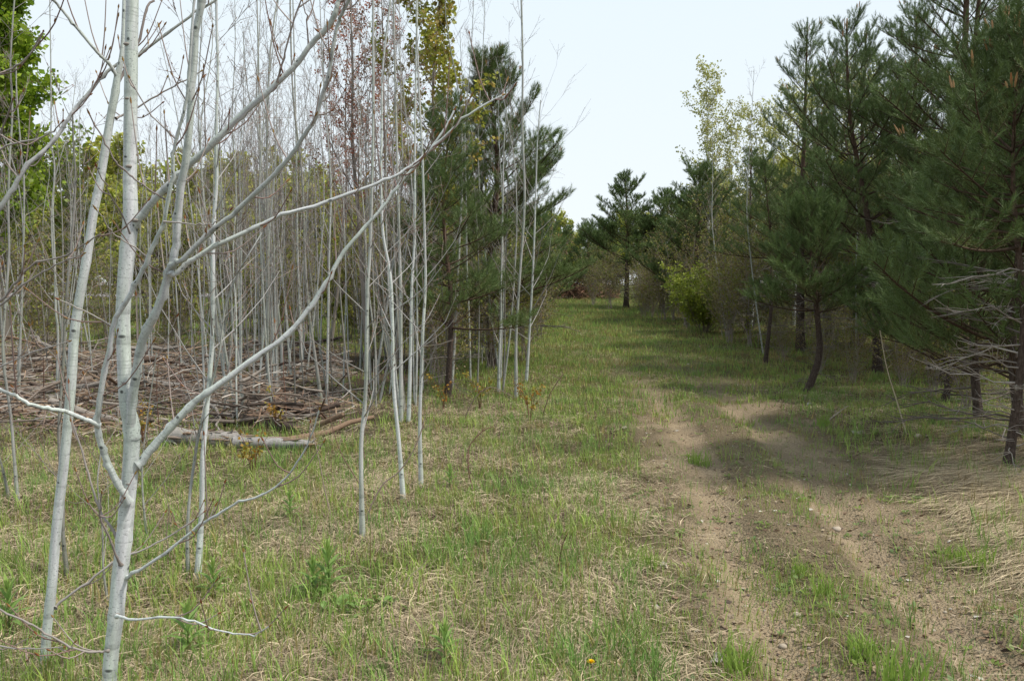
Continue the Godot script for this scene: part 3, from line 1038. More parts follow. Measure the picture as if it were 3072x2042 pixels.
	var bs := [[2460, 1120, 0.42, "low beside the small crooked pine's trunk"], [2560, 1150, 0.42, "low before the straight pine"], [2710, 1160, 0.45, "low before the low dense young pine"], [2800, 1190, 0.45, "low before the tallest pine"], [2350, 1085, 0.45, "low at the pointed pine's foot"], [2900, 1240, 0.45, "low behind the nearest pine's dead branches"], [1955, 950, 0.7, "at the track side of the lone open pine"], [2020, 960, 0.8, "just past the bright bush up the track"], [1930, 950, 0.7, "before the lone open pine's foot"], [2190, 1030, 0.75, "past the bright bush toward the spindly pine"], [1990, 960, 1.0, "beside the lone open pine"], [2060, 985, 0.9, "before the dense rounded pine"], [2180, 1010, 1.0, "behind the bright bush"], [2250, 1040, 0.9, "by the spindly half-bare pine"], [1940, 935, 0.9, "at the foot of the lone open pine"], [2040, 930, 1.2, "under the dense rounded pine"], [2330, 1040, 1.0, "under the pointed pine"], [2500, 1050, 1.1, "between the small crooked pine and the straight pine"], [2580, 1040, 1.2, "behind the straight pine's trunk"], [2700, 1060, 1.2, "between the straight pine and the tallest pine"], [2800, 1050, 1.2, "under the tallest pine"], [2420, 1020, 1.2, "behind the small crooked pine"], [1830, 925, 0.9, "left of the lone pine's foot"], [1780, 915, 0.8, "beside the far brush heap"], [2900, 1070, 1.2, "behind the nearest pine"], [3040, 1090, 1.2, "at the frame's edge behind the nearest pine"], [2130, 960, 1.2, "behind the dense rounded pine"], [2620, 1000, 1.4, "deep in the pine stand"], [2760, 1000, 1.4, "deep behind the tallest pine"], [2230, 980, 1.3, "below the leafing aspens"], [1600, 905, 0.9, "behind the bushy dark pine's far side"], [1790, 893, 0.8, "behind the far brush heap"], [1850, 890, 0.9, "behind the lone open pine"], [1920, 890, 1.0, "behind the far drooping-topped pine"], [1980, 895, 1.2, "farthest behind the dense rounded pine"], [2080, 900, 1.6, "farthest below the leafing aspens"]]
	for k in bs.size():
		var f := foot(bs[k][0], bs[k][1])
		var say: String = ["nearly bare grey-brown brush ", "taller twiggy grey brush "][k % 2] + bs[k][3]
		if k < 2:
			brush[k].transform = Transform3D(Basis.from_scale(Vector3.ONE * bs[k][2]), f)
			brush[k].set_meta("label", say)
			brush[k].set_meta("group", "bare brush along the pines")
		else:
			copy(brush[k % 2], "bare_shrub", say, f, k * 2.1, bs[k][2], "bare brush along the pines")
	var within := [[440, 12.5, "at the slim pine's foot"], [490, 14.5, "at the bushy dark pine's foot"], [525, 16, "beside the bushy dark pine toward the track"], [540, 21, "along the thicket edge past the bushy dark pine"], [40, 15, "at the outer end of the thicket"], [105, 18, "behind the brush pile's outer end"], [170, 17, "behind the brush pile"], [280, 17, "among the saplings"], [375, 16, "before the slim pine"], [420, 15, "under the slim pine"], [470, 17, "under the bushy dark pine"], [300, 21, "deep among the saplings"], [400, 20, "deep behind the slim pine"], [450, 24, "far behind the bushy dark pine"]]
	for k in within.size():
		pt = at(within[k][0], 284, within[k][1])
		copy(brush[k % 2], "bare_shrub", ["low bare brown brush ", "tangled bare brown brush "][k % 2] + within[k][2], on_land(pt.x, pt.z), k * 1.3, 0.7 + 0.05 * (k % 5), "bare brush in the thicket")
	# pale road glimpsed far behind the thicket
	var s := Shape.new()
	for k in 40:
		var x := lerpf(-60.0, -9.0, k / 39.0)
		for e in 2:
			var z := -44.0 - e * 5.0 + x * 0.05
			s.v.append(Vector3(x, land(x, z) + 0.03, z)); s.n.append(Vector3.UP); s.c.append(Color(0.26, 0.25, 0.25)); s.u.append(Vector2.ZERO)
	for k in 39:
		for e in [0, 1, 2, 1, 3, 2]:
			s.i.append(k * 2 + e)
	var road := obj("road", s.build(), M.stone)
	road.set_meta("kind", "structure")
	road.set_meta("label", "pale grey road glimpsed through the thicket far behind")


# ---------------------------------------------------------------- the thicket of saplings
func build_thicket() -> void:
	var protos := []
	for k in 7:
		protos.append(broadleaf("aspen_sapling", "", "sapling", {
			"h": [5.3, 6.2, 4.8, 5.6, 6.4, 4.3, 5.0][k], "r": [0.015, 0.018, 0.011, 0.016, 0.021, 0.009, 0.013][k], "first": [0.34, 0.42, 0.25, 0.38, 0.45, 0.2, 0.3][k], "reach": [0.95, 0.8, 1.0, 0.7, 0.9, 0.85, 0.75][k], "branches": 24, "twigs": 6,
			"taper": 0.5, "rise": 0.95, "seed": 100 + k, "white": true, "bow": 0.022, "flare": 0.03, "sides": 6, "bark": [Color(0.85, 0.83, 0.8), Color(0.72, 0.7, 0.67), Color(0.5, 0.46, 0.42), Color(0.76, 0.74, 0.71), Color(0.66, 0.64, 0.6), Color(0.36, 0.31, 0.28), Color(0.56, 0.52, 0.48)][k], "fine": Color(0.28, 0.235, 0.215)}, Vector3(0, 0, -20)))
	var stray := [[765, 17, 0.95, "bare stem between the spindly pine and the pointed pine"], [826, 18, 1.0, "bare pale stem behind the small crooked pine"], [858, 16.5, 1.05, "bare pale stem beside the straight pine"], [897, 17, 1.1, "bare stem between the straight and tallest pines"], [912, 19, 1.15, "second bare stem between the straight and tallest pines"], [930, 15.5, 1.0, "bare stem rising beside the tallest pine's trunk"], [700, 24, 1.0, "bare white stem over the bright bush"], [728, 21, 1.0, "bare white stem past the bright bush"], [782, 22, 1.1, "bare stem deep behind the pointed pine"]]
	for k in stray.size():
		var pt := at(stray[k][0], 284, stray[k][1])
		copy(protos[(k * 3 + 1) % 7], "aspen_sapling", stray[k][3], on_land(pt.x, pt.z), k * 1.7, stray[k][2], "bare stems among the pines")
	var r := RandomNumberGenerator.new()
	r.seed = 77
	var laid := []
	var same := {}
	var tries := 0
	while laid.size() < 275 and tries < 5000:
		tries += 1
		var px := r.randf_range(-60, 505)
		var keep := lerpf(0.42, 1.0, smoothstep(120, 300, px))
		if r.randf() > keep:
			continue
		var d := 8.8 + 15.0 * pow(r.randf(), 1.25)
		if px > 300 and d < 9.5 or px > 415 and d < 11.5 or px < 200 and d < 10.0 + r.randf() * 3.0:
			continue
		var p := at(px, 284, d)
		var close := false
		for e in laid:
			if Vector2(e.x - p.x, e.z - p.z).length() < 0.16:
				close = true
				break
		if close:
			continue
		laid.append(p)
		var k := laid.size() - 1
		var pr: int = r.randi() % 7
		var s := r.randf_range(0.72, 1.12) * lerpf(0.8, 1.0, smoothstep(150.0, 300.0, px))
		var tiltx := r.randfn() * 0.035
		var tiltz := r.randfn() * 0.04
		var row := "front" if d < 10.8 else ("second" if d < 12.6 else ("middle" if d < 15.0 else ("fourth" if d < 18.0 else "rearmost")))
		var zones := ["at the thicket's outer end", "past the slanting trunk", "behind the forked aspen", "behind the brush pile's near part", "behind the brush pile's middle", "behind the grey log", "past the log's thin end", "short of the red-budded maple", "by the red-budded maple", "beside the slim pine", "by the bushy dark pine"]
		var cuts := [0, 50, 105, 150, 200, 245, 290, 335, 380, 430, 600]
		var zone: String = zones[0]
		for q in 11:
			if px > (cuts[q - 1] if q > 0 else -100):
				zone = zones[q]
		var tones := ["pale", "grey-white", "grey", "whitish", "thick", "brown-grey", "dull"]
		var tall := "short" if s < 0.84 else ("tall" if s > 1.0 else "mid-height")
		var bent := "track-leaning" if tiltz < -0.03 else ("outward-leaning" if tiltz > 0.03 else "straight")
		if k < 7:
			pr = k
		var say := "%s %s %s bare sapling, %s row, %s" % [bent, tall, tones[pr], row, zone]
		var b := Basis(Vector3.UP, r.randf() * TAU).scaled(Vector3(s, s, s))
		b = Basis(Vector3.RIGHT, tiltx) * Basis(Vector3.BACK, tiltz) * b
		var xf := Transform3D(b, on_land(p.x, p.z))
		var o: Node3D = protos[k] if k < 7 else copy(protos[pr], "aspen_sapling", say, Vector3.ZERO, 0.0)
		o.transform = xf
		o.set_meta("label", say)
		o.set_meta("group", "bare saplings of the thicket")
		same[say] = same.get(say, []) + [[px, o]]
	for say in same:      # what reads alike is told apart by its place in the row
		var alike: Array = same[say]
		if alike.size() < 2:
			continue
		alike.sort_custom(func(a, b): return a[0] < b[0])
		var places := [["outer one", "trackside one"], ["outer one", "middle one", "trackside one"], ["outermost one", "second one", "third one", "trackside one"]]
		if alike.size() < 5:
			for k in alike.size():
				alike[k][1].set_meta("label", say + ", " + places[alike.size() - 2][k])


# ---------------------------------------------------------------- aspens traced one by one
func build_traced_aspens() -> void:
	var list := [
		["pale straight aspen standing in the grass before the grey log", [595, 1738, 604, 1540, 613, 1365, 626, 1100, 632, 990, 640, 798, 638, 666, 645, 533, 645, 464, 651, 332, 653, 199, 650, 66, 655, -120, 660, -300], 17.0, 6.0, 22],
		["thin leaning sapling crossing the straight aspen before the grey log", [560, 1742, 561, 1621, 567, 1497, 580, 1365, 603, 1265, 636, 1133, 660, 1050, 669, 931, 706, 832, 746, 772, 782, 696], 11.0, 4.0, 14],
		["white aspen with a side stem low down, tallest before the thicket", [1089, 1612, 1086, 1448, 1084, 1315, 1094, 1199, 1101, 1060, 1104, 866, 1110, 760, 1118, 573, 1122, 325, 1122, 0, 1126, -200], 15.0, 6.0, 22],
		["white aspen with bent stem between two white aspens", [1212, 1492, 1198, 1330, 1181, 1151, 1179, 998, 1174, 866, 1166, 799, 1149, 700, 1144, 560, 1144, 390, 1148, 195, 1172, 0, 1180, -150], 13.0, 5.0, 22],
		["white aspen nearest the track, lean clean stem", [1263, 1460, 1258, 1281, 1263, 1120, 1269, 998, 1275, 866, 1274, 733, 1268, 488, 1258, 300, 1250, 100, 1248, -80], 12.0, 4.5, 22],
		["straight grey-white aspen just behind the bent white aspen", [1203, 1262, 1202, 1032, 1202, 866, 1197, 733, 1197, 640, 1187, 325, 1180, 0, 1176, -150], 11.5, 5.0, 20],
		["grey-white aspen behind the lean white aspen nearest the track", [1226, 1260, 1232, 1032, 1235, 866, 1242, 733, 1245, 618, 1246, 325, 1252, 0, 1256, -120], 10.0, 4.5, 20],
		["thin white stem before the bushy dark pine's trunk", [1496, 1172, 1497, 1100, 1502, 960, 1503, 866, 1506, 733, 1509, 560, 1512, 430, 1520, 330], 9.0, 3.0, 16],
		["tall bare aspen rising past the bushy dark pine's top", [1549, 1192, 1548, 1021, 1558, 846, 1574, 600, 1567, 390, 1568, 195, 1564, 0, 1560, -100], 9.0, 5.0, 26],
		["bare aspen with wide fine twigs at the thicket's track edge", [1578, 1146, 1587, 1021, 1600, 781, 1607, 586, 1612, 430, 1622, 300], 8.5, 3.0, 26],
		["curved white sapling at the photo's edge past the near slanting trunk", [56, 1500, 38, 1380, 26, 1250, 16, 1080, 17, 960, 27, 765, 32, 633, 35, 500, 35, 332, 38, 199, 45, 80, 48, -40], 9.5, 4.0, 16],
		["slim pale sapling beyond the curved white sapling", [52, 1182, 60, 1000, 68, 832, 70, 666, 71, 533, 65, 464, 50, 282, 46, 180], 7.5, 3.0, 14],
		["slim knotty sapling behind the near slanting trunk's foot", [174, 1192, 174, 1000, 169, 931, 162, 799, 159, 633, 161, 500, 157, 431, 156, 332, 154, 199, 151, 33, 150, -60], 7.5, 2.5, 14],
		["grey sapling hugging the near slanting trunk", [200, 1730, 195, 1600, 187, 1500, 183, 1300, 187, 1100, 196, 960, 207, 799, 216, 666, 221, 533, 220, 440, 224, 340], 12.0, 4.0, 14],
		["short thin sapling between the two near trunks", [330, 1806, 315, 1700, 305, 1590, 298, 1450, 293, 1360, 300, 1250], 6.5, 3.0, 7],
		["bent twiggy sapling just past the near forked aspen", [443, 1612, 432, 1530, 421, 1450, 425, 1360, 440, 1240, 470, 1060], 7.0, 3.0, 8],
		["short crooked white sapling by the photo's edge", [25, 1490, 12, 1410, 0, 1360, -14, 1270], 8.0, 4.0, 5],
		["pale sapling growing up through the brush pile", [735, 1240, 716, 1080, 700, 970, 690, 800, 668, 620, 660, 480, 655, 330], 8.0, 3.0, 14],
		["pale sapling bowed over the far end of the grey log", [965, 1210, 950, 1100, 930, 950, 915, 800, 910, 640, 905, 500, 880, 300, 872, 60, 870, -80], 10.0, 4.0, 18],
		["tall straight stem behind the log's splintered end", [850, 1170, 842, 1010, 822, 840, 805, 700, 790, 560, 780, 420, 776, 200, 770, 0], 9.5, 4.0, 18],
		["smooth stem in the thicket's front by the bowed sapling", [905, 1130, 900, 980, 893, 760, 892, 600, 888, 430, 884, 200, 880, 0], 8.5, 3.5, 16],
	]
	for k in list.size():
		var e: Array = list[k]
		var b := foot(e[1][0], e[1][1])
		var d := -b.z
		var p := traced(e[1], d, d)
		var n := p.size()
		p[0] = b - Vector3(0, 0.05, 0)
		var r := RandomNumberGenerator.new()
		r.seed = 900 + k
		for q in n:
			p[q] -= b
			p[q].z += r.randf_range(-0.03, 0.03)
		broadleaf("aspen_tree", e[0], "tree", {
			"h": 5.0, "r": e[2] / 3.0 / FOCAL * d * 0.5, "first": 0.2, "reach": 0.62 if k != 9 else 1.2, "branches": e[4], "twigs": 5, "taper": 0.35, "rise": 0.8, "seed": 200 + k, "white": true, "sides": 9,
			"bark": Color(1, 1, 1).lerp(Color(0.66, 0.64, 0.6), fmod(k * 0.37, 1.0)) if k < 10 else Color(0.84, 0.82, 0.79).lerp(Color(0.56, 0.53, 0.49), fmod(k * 0.61, 1.0)), "fine": Color(0.24, 0.2, 0.18)}, b, "", p, footed(girth(n, e[2], e[3], d)))


func footed(g: PackedFloat32Array) -> PackedFloat32Array:
	g[0] *= 1.45
	return g


# ---------------------------------------------------------------- the two near aspens
func build_near_aspens() -> void:
	var d := 2.9
	var b := at(107, 724, d)
	b.y = land(b.x, b.z)
	var t := near_aspen("forked near aspen with pale bark and long bare branches, budding", [
		318, 2170, 328, 2042, 335, 1950, 348, 1847, 360, 1721, 370, 1640, 380, 1522, 386, 1464, 395, 1345, 393, 1270, 380, 1210, 373, 1100, 370, 1000, 369, 931, 378, 799, 391, 666, 390, 533, 391, 431, 393, 232, 395, 100, 397, 0, 400, -160, 404, -420],
		[50, 43, 43, 45, 47, 46, 46, 45, 46, 47, 42, 40, 40, 41, 43, 43, 38, 38, 37, 36, 34, 30, 22], d, b, [0.14, 0.24, 0.4, 0.66])
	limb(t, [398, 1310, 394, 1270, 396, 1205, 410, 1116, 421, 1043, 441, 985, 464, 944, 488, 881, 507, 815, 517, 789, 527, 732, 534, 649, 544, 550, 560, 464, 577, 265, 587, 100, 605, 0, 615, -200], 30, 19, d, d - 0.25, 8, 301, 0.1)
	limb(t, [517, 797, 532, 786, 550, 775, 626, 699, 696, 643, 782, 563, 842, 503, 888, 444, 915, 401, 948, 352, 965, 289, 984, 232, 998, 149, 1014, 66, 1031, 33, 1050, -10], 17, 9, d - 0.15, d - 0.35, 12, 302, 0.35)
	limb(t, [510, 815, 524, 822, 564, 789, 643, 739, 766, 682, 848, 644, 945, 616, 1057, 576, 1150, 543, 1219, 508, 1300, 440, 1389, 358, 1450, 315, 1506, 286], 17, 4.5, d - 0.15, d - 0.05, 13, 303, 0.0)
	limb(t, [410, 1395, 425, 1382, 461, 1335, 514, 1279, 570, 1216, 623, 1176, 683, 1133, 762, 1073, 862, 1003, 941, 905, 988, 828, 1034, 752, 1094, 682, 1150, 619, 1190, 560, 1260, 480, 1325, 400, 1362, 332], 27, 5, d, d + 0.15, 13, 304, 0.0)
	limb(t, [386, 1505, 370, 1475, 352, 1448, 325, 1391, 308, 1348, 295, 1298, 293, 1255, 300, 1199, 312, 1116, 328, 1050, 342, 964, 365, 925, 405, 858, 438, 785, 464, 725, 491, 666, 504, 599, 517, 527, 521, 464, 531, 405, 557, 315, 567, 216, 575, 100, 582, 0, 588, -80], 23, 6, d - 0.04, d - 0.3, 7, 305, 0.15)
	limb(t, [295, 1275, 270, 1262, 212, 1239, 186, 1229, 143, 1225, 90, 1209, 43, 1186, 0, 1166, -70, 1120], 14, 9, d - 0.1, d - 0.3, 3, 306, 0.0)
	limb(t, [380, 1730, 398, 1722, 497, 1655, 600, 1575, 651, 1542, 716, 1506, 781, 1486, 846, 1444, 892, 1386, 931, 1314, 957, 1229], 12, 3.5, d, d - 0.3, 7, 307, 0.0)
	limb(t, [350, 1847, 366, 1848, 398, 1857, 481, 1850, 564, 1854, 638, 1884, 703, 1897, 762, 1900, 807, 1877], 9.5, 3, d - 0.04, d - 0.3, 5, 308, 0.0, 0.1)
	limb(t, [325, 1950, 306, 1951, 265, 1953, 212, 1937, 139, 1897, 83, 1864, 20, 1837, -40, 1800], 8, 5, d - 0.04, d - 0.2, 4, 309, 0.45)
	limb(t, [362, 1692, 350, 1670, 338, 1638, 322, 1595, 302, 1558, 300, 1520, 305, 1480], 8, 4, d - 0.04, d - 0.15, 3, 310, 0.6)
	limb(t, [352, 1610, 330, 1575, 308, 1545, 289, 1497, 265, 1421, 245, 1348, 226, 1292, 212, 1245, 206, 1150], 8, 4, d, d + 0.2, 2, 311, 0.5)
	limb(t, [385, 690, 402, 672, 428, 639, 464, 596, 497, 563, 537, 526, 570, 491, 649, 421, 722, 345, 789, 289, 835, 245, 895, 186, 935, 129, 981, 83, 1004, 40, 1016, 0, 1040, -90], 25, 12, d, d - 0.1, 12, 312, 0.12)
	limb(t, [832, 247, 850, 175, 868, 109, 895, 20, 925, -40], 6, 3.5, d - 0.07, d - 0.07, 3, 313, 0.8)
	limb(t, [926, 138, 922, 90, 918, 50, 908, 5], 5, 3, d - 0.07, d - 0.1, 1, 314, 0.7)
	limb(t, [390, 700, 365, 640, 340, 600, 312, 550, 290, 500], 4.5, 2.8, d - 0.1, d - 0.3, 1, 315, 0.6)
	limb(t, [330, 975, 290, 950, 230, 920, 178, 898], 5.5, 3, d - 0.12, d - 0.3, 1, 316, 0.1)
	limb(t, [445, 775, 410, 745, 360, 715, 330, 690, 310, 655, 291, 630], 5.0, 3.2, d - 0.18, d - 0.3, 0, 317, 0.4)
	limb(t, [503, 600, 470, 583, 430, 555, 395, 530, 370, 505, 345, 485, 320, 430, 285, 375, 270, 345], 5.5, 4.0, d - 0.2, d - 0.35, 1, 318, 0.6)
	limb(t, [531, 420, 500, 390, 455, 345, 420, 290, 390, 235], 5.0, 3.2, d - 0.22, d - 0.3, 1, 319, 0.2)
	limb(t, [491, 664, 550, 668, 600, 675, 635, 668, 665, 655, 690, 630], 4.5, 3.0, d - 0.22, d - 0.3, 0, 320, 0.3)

	for e in [[379, 131, 1.0], [381, 294, 0.8], [386, 498, 1.1], [383, 1450, 0.8], [352, 1840, 0.9], [362, 1692, 1.1], [405, 660, 1.2], [372, 1148, 0.8], [372, 905, 0.7]]:
		var kn := SphereMesh.new()
		kn.radius = 1.0
		kn.height = 2.0
		kn.radial_segments = 10
		kn.rings = 6
		var ko := obj("knot", kn, tinted("knot", "dead", Color(0.26, 0.235, 0.21)), t)
		ko.transform = Transform3D(Basis.from_scale(Vector3(0.011, 0.006, 0.006) * e[2]), at(e[0] / 3.0, e[1] / 3.0, d - 0.0235 * (1.0 if e[1] > 700 else 0.9)) - t.position)
	var d2 := 3.15
	var b2 := at(41, 706, d2)
	b2.y = land(b2.x, b2.z)
	var s := near_aspen("near slanting aspen trunk beside the forked near aspen, slimmer and smoother", [
		120, 2120, 131, 2042, 141, 1887, 156, 1754, 166, 1621, 176, 1522, 189, 1415, 202, 1282, 214, 1149, 222, 1015, 235, 915, 259, 782, 279, 649, 299, 550, 310, 481, 332, 348, 345, 282, 352, 232, 365, 172, 370, 100, 373, 0, 378, -160, 384, -330],
		[32, 29, 27, 28, 28, 28, 28, 27, 27, 27, 26, 25, 24, 24, 24, 22, 23, 19, 15, 12, 11, 9, 6], d2, b2, [0.12, 0.5, 0.74])
	limb(s, [350, 235, 343, 214, 325, 188, 305, 169, 285, 149, 245, 100, 216, 66, 179, 20, 162, 0, 140, -40], 10.5, 7, d2, d2 - 0.15, 5, 331, 0.3)
	limb(s, [343, 280, 352, 255, 371, 216, 418, 113, 438, 30, 453, 0, 466, -50], 9, 6, d2, d2 + 0.15, 3, 332, 0.7)
	limb(s, [165, 1822, 180, 1806, 265, 1741, 338, 1688, 398, 1661, 470, 1628, 547, 1582, 610, 1535], 8.5, 4, d2, d2 + 0.1, 4, 333, 0.2)
	limb(s, [348, 355, 365, 345, 400, 330, 470, 285, 540, 250, 600, 215], 6.5, 3.5, d2, d2 + 0.1, 5, 334, 0.45)
	limb(s, [214, 1150, 235, 1130, 280, 1050, 300, 1020, 330, 1012], 4, 2.5, d2, d2 + 0.1, 1, 335, 0.6)
	# a third aspen whose trunk stands outside the frame
	var d3 := 3.0
	var b3 := at(-75, 700, d3)
	b3.y = land(b3.x, b3.z)
	var q := near_aspen("aspen standing just outside the picture, its branches reaching in beside the slanting trunk", [-225, 2100, -222, 1900, -220, 1500, -215, 1100, -205, 700, -195, 300, -190, -100, -186, -300], [34, 32, 31, 29, 26, 22, 18, 14], d3, b3, [0.4])
	limb(q, [-207, 800, -150, 770, -60, 690, 0, 623, 40, 560, 83, 494, 126, 458, 166, 415, 196, 371, 226, 325, 272, 272, 308, 226, 362, 186, 415, 163, 500, 100, 590, 36, 655, -5, 700, -40], 16, 6.5, d3, d3 + 0.3, 15, 341, 0.4)
	limb(q, [-214, 1060, -100, 980, 0, 908, 50, 838, 109, 789, 199, 765, 265, 722, 305, 699], 9, 3.5, d3, d3 - 0.2, 5, 342, 0.4)
	limb(q, [-214, 1100, -110, 1000, 0, 918, 66, 858, 149, 802, 206, 779, 250, 760], 8, 3.5, d3, d3 - 0.3, 4, 343, 0.3)
	limb(q, [-200, 520, -100, 470, 0, 441, 70, 424, 116, 415, 159, 391, 186, 365], 8, 3, d3, d3 - 0.3, 3, 344, 0.1)
	limb(q, [-195, 330, -90, 260, 0, 219, 50, 199, 93, 159, 116, 126, 129, 96], 8, 3, d3, d3 - 0.3, 4, 345, 0.1)
	limb(q, [-218, 1230, -100, 1150, 0, 1100, 100, 1056, 206, 1023], 8, 3, d3, d3 - 0.3, 2, 346, 0.1)
	limb(q, [-222, 1850, -120, 1900, 0, 1935, 80, 1945, 190, 1938], 7, 3, d3, d3 - 0.2, 3, 347, 0.3, 0.2)
	limb(q, [-205, 640, -120, 560, -40, 470, 0, 400, 22, 345, 38, 300], 9, 4, d3, d3 - 0.2, 3, 348, 0.5)


# ---------------------------------------------------------------- brush, logs
func stick_mesh(length: float, rad: float, seed_: int, sides := 6) -> ArrayMesh:
	var r := RandomNumberGenerator.new()
	r.seed = seed_
	var p := PackedVector3Array()
	var g := PackedFloat32Array()
	for k in 5:
		var t := k / 4.0
		p.append(Vector3((t - 0.5) * length, r.randf_range(-0.03, 0.03) * length, r.randf_range(-0.04, 0.04) * length))
		g.append(rad * lerpf(1.0, 0.55, t) * r.randf_range(0.88, 1.12))
	var s := Shape.new()
	s.tube(p, g, sides, Color.WHITE, 0.05, seed_)
	return s.build()


# a bent three-sided twig as loose triangles
func twig_bit(seed_: int) -> PackedVector3Array:
	var r := RandomNumberGenerator.new()
	r.seed = seed_
	var out := PackedVector3Array()
	var p := [Vector3(-0.4, 0, 0), Vector3(r.randf_range(-0.1, 0.1), r.randfn() * 0.03, r.randfn() * 0.04), Vector3(0.4, 0, r.randfn() * 0.04)]
	var g := [0.016, 0.014, 0.008]
	for k in 2:
		for q in 3:
			var a := TAU * q / 3.0
			var b := TAU * (q + 1) / 3.0
			var a0: Vector3 = p[k] + Vector3(0, cos(a), sin(a)) * g[k]
			var b0: Vector3 = p[k] + Vector3(0, cos(b), sin(b)) * g[k]
			var a1: Vector3 = p[k + 1] + Vector3(0, cos(a), sin(a)) * g[k + 1]
			var b1: Vector3 = p[k + 1] + Vector3(0, cos(b), sin(b)) * g[k + 1]
			for e in [a0, b0, a1, b0, b1, a1]:
				out.append(e)
	return out


func build_brush() -> void:
	var r := RandomNumberGenerator.new()
	r.seed = 555
	var tones := [Color(0.28, 0.235, 0.2), Color(0.17, 0.125, 0.1), Color(0.25, 0.165, 0.12), Color(0.42, 0.38, 0.34), Color(0.11, 0.085, 0.07), Color(0.34, 0.24, 0.165)]
	var mats := []
	for k in tones.size():
		var m: StandardMaterial3D = M.weathered.duplicate()
		m.vertex_color_use_as_albedo = false
		m.albedo_color = tones[k].linear_to_srgb()
		m.resource_name = "stick_%d" % k
		mats.append(m)
	var sticks := []
	for k in 10:
		sticks.append(stick_mesh(r.randf_range(0.5, 1.5), r.randf_range(0.008, 0.028), 40 + k))
	for k in 4:
		sticks.append(stick_mesh(r.randf_range(0.7, 1.6), r.randf_range(0.035, 0.055), 70 + k, 8))
	# the wide flattened pile behind the near aspens
	var c0 := foot(420, 1130)
	var pile := thing("brush_pile", "wide heap of grey-brown sticks and bark flattened among the saplings", "brush pile", c0)
	var made := 0
	var small := Shape.new()
	small.flat = true
	var bits := []
	for k in 6:
		bits.append(twig_bit(60 + k))
	var tries := 0
	while made < 290 and tries < 9000:
		tries += 1
		var px := r.randf_range(-30, 335)
		var d := exp(r.randf_range(log(8.2), log(17.0)))
		var g := at(px, 284, d)
		if r.randf() > debris(g.x, g.z):
			continue
		var heap := 0.75 * clampf(0.25 + patch.get_noise_2d(g.x * 0.9 + 5, g.z * 0.9), 0, 1)
		var o := obj("stick", sticks[r.randi() % 10 if r.randf() < 0.85 else 10 + r.randi() % 4], mats[r.randi() % 6], pile)
		o.transform = Transform3D(Basis(Vector3.UP, r.randf() * TAU) * Basis(Vector3.BACK, r.randfn() * 0.2) * Basis(Vector3.RIGHT, r.randf() * TAU), Vector3(g.x, land(g.x, g.z) + r.randf_range(0.0, 0.06) + heap * r.randf(), g.z) - c0)
		made += 1
	tries = 0
	while small.v.size() < 7000 * 36 and tries < 60000:
		tries += 1
		var px := r.randf_range(-60, 345)
		var d := exp(r.randf_range(log(8.0), log(19.0)))
		var g := at(px, 284, d)
		if r.randf() > debris(g.x, g.z) + 0.02:
			continue
		var heap := 0.75 * clampf(0.25 + patch.get_noise_2d(g.x * 0.9 + 5, g.z * 0.9), 0, 1)
		var s := r.randf_range(0.25, 0.7)
		small.stamp(bits[r.randi() % 6], Transform3D((Basis(Vector3.UP, r.randf() * TAU) * Basis(Vector3.BACK, r.randfn() * 0.35)).scaled(Vector3(s, s * 0.6, s * 0.6)), Vector3(g.x, land(g.x, g.z) + 0.01 + heap * r.randf(), g.z) - c0), tones[r.randi() % 6] * r.randf_range(0.7, 1.25))
	obj("twig", small.build(), M.dead, pile, "stuff")
	# the far reddish heap
	var c1 := foot(1722, 893)
	var far_ := thing("brush_pile", "reddish-brown heap of roots and brush at the track's far end", "brush pile", c1)
	for k in 110:
		var a := r.randf() * TAU
		var q := sqrt(r.randf())
		var o := obj("stick", sticks[r.randi() % 10], mats[[1, 2, 5, 2, 4][r.randi() % 5]], far_)
		o.transform = Transform3D((Basis(Vector3.UP, r.randf() * TAU) * Basis(Vector3.BACK, r.randfn() * 0.55)).scaled(Vector3(0.95, 2.2, 2.2)), Vector3(cos(a) * 2.0 * q, 0.05 + (1.0 - q * q) * 1.5 * r.randf(), sin(a) * 0.9 * q))
	var fars := Shape.new()
	fars.flat = true
	for k in 900:
		var a := r.randf() * TAU
		var q := sqrt(r.randf())
		fars.stamp(bits[k % 6], Transform3D((Basis(Vector3.UP, r.randf() * TAU) * Basis(Vector3.BACK, r.randfn() * 0.5)).scaled(Vector3(0.7, 1.6, 1.6)), Vector3(cos(a) * 2.4 * q, 0.03 + (1.0 - q * q) * 1.4 * r.randf(), sin(a) * 1.1 * q)), Color(0.36, 0.21, 0.14) * r.randf_range(0.6, 1.3))
	obj("twig", fars.build(), M.dead, far_, "stuff")
	# weathered logs
	log_(r, "pale grey split log lying in the grass before the brush pile, splintered in the middle", foot(520, 1335), foot(720, 1345), 0.085, 0.07, Color(0.46, 0.44, 0.41), true)
	log_(r, "thinner pale log continuing from the split log toward the track", foot(705, 1348), foot(925, 1350), 0.062, 0.04, Color(0.48, 0.47, 0.46), false)
	log_(r, "dark rotten log lying behind the pale split log", foot(660, 1270), foot(885, 1300), 0.07, 0.05, Color(0.13, 0.1, 0.08), true)
	log_(r, "long grey pole lying across the brush pile behind the near trunks", foot(40, 1180), foot(420, 1165), 0.045, 0.03, Color(0.4, 0.37, 0.33), false)
	log_(r, "pale stripped pole beside the rotten log, pointing to the pines", foot(690, 1235), foot(990, 1255), 0.03, 0.018, Color(0.38, 0.31, 0.25), false)


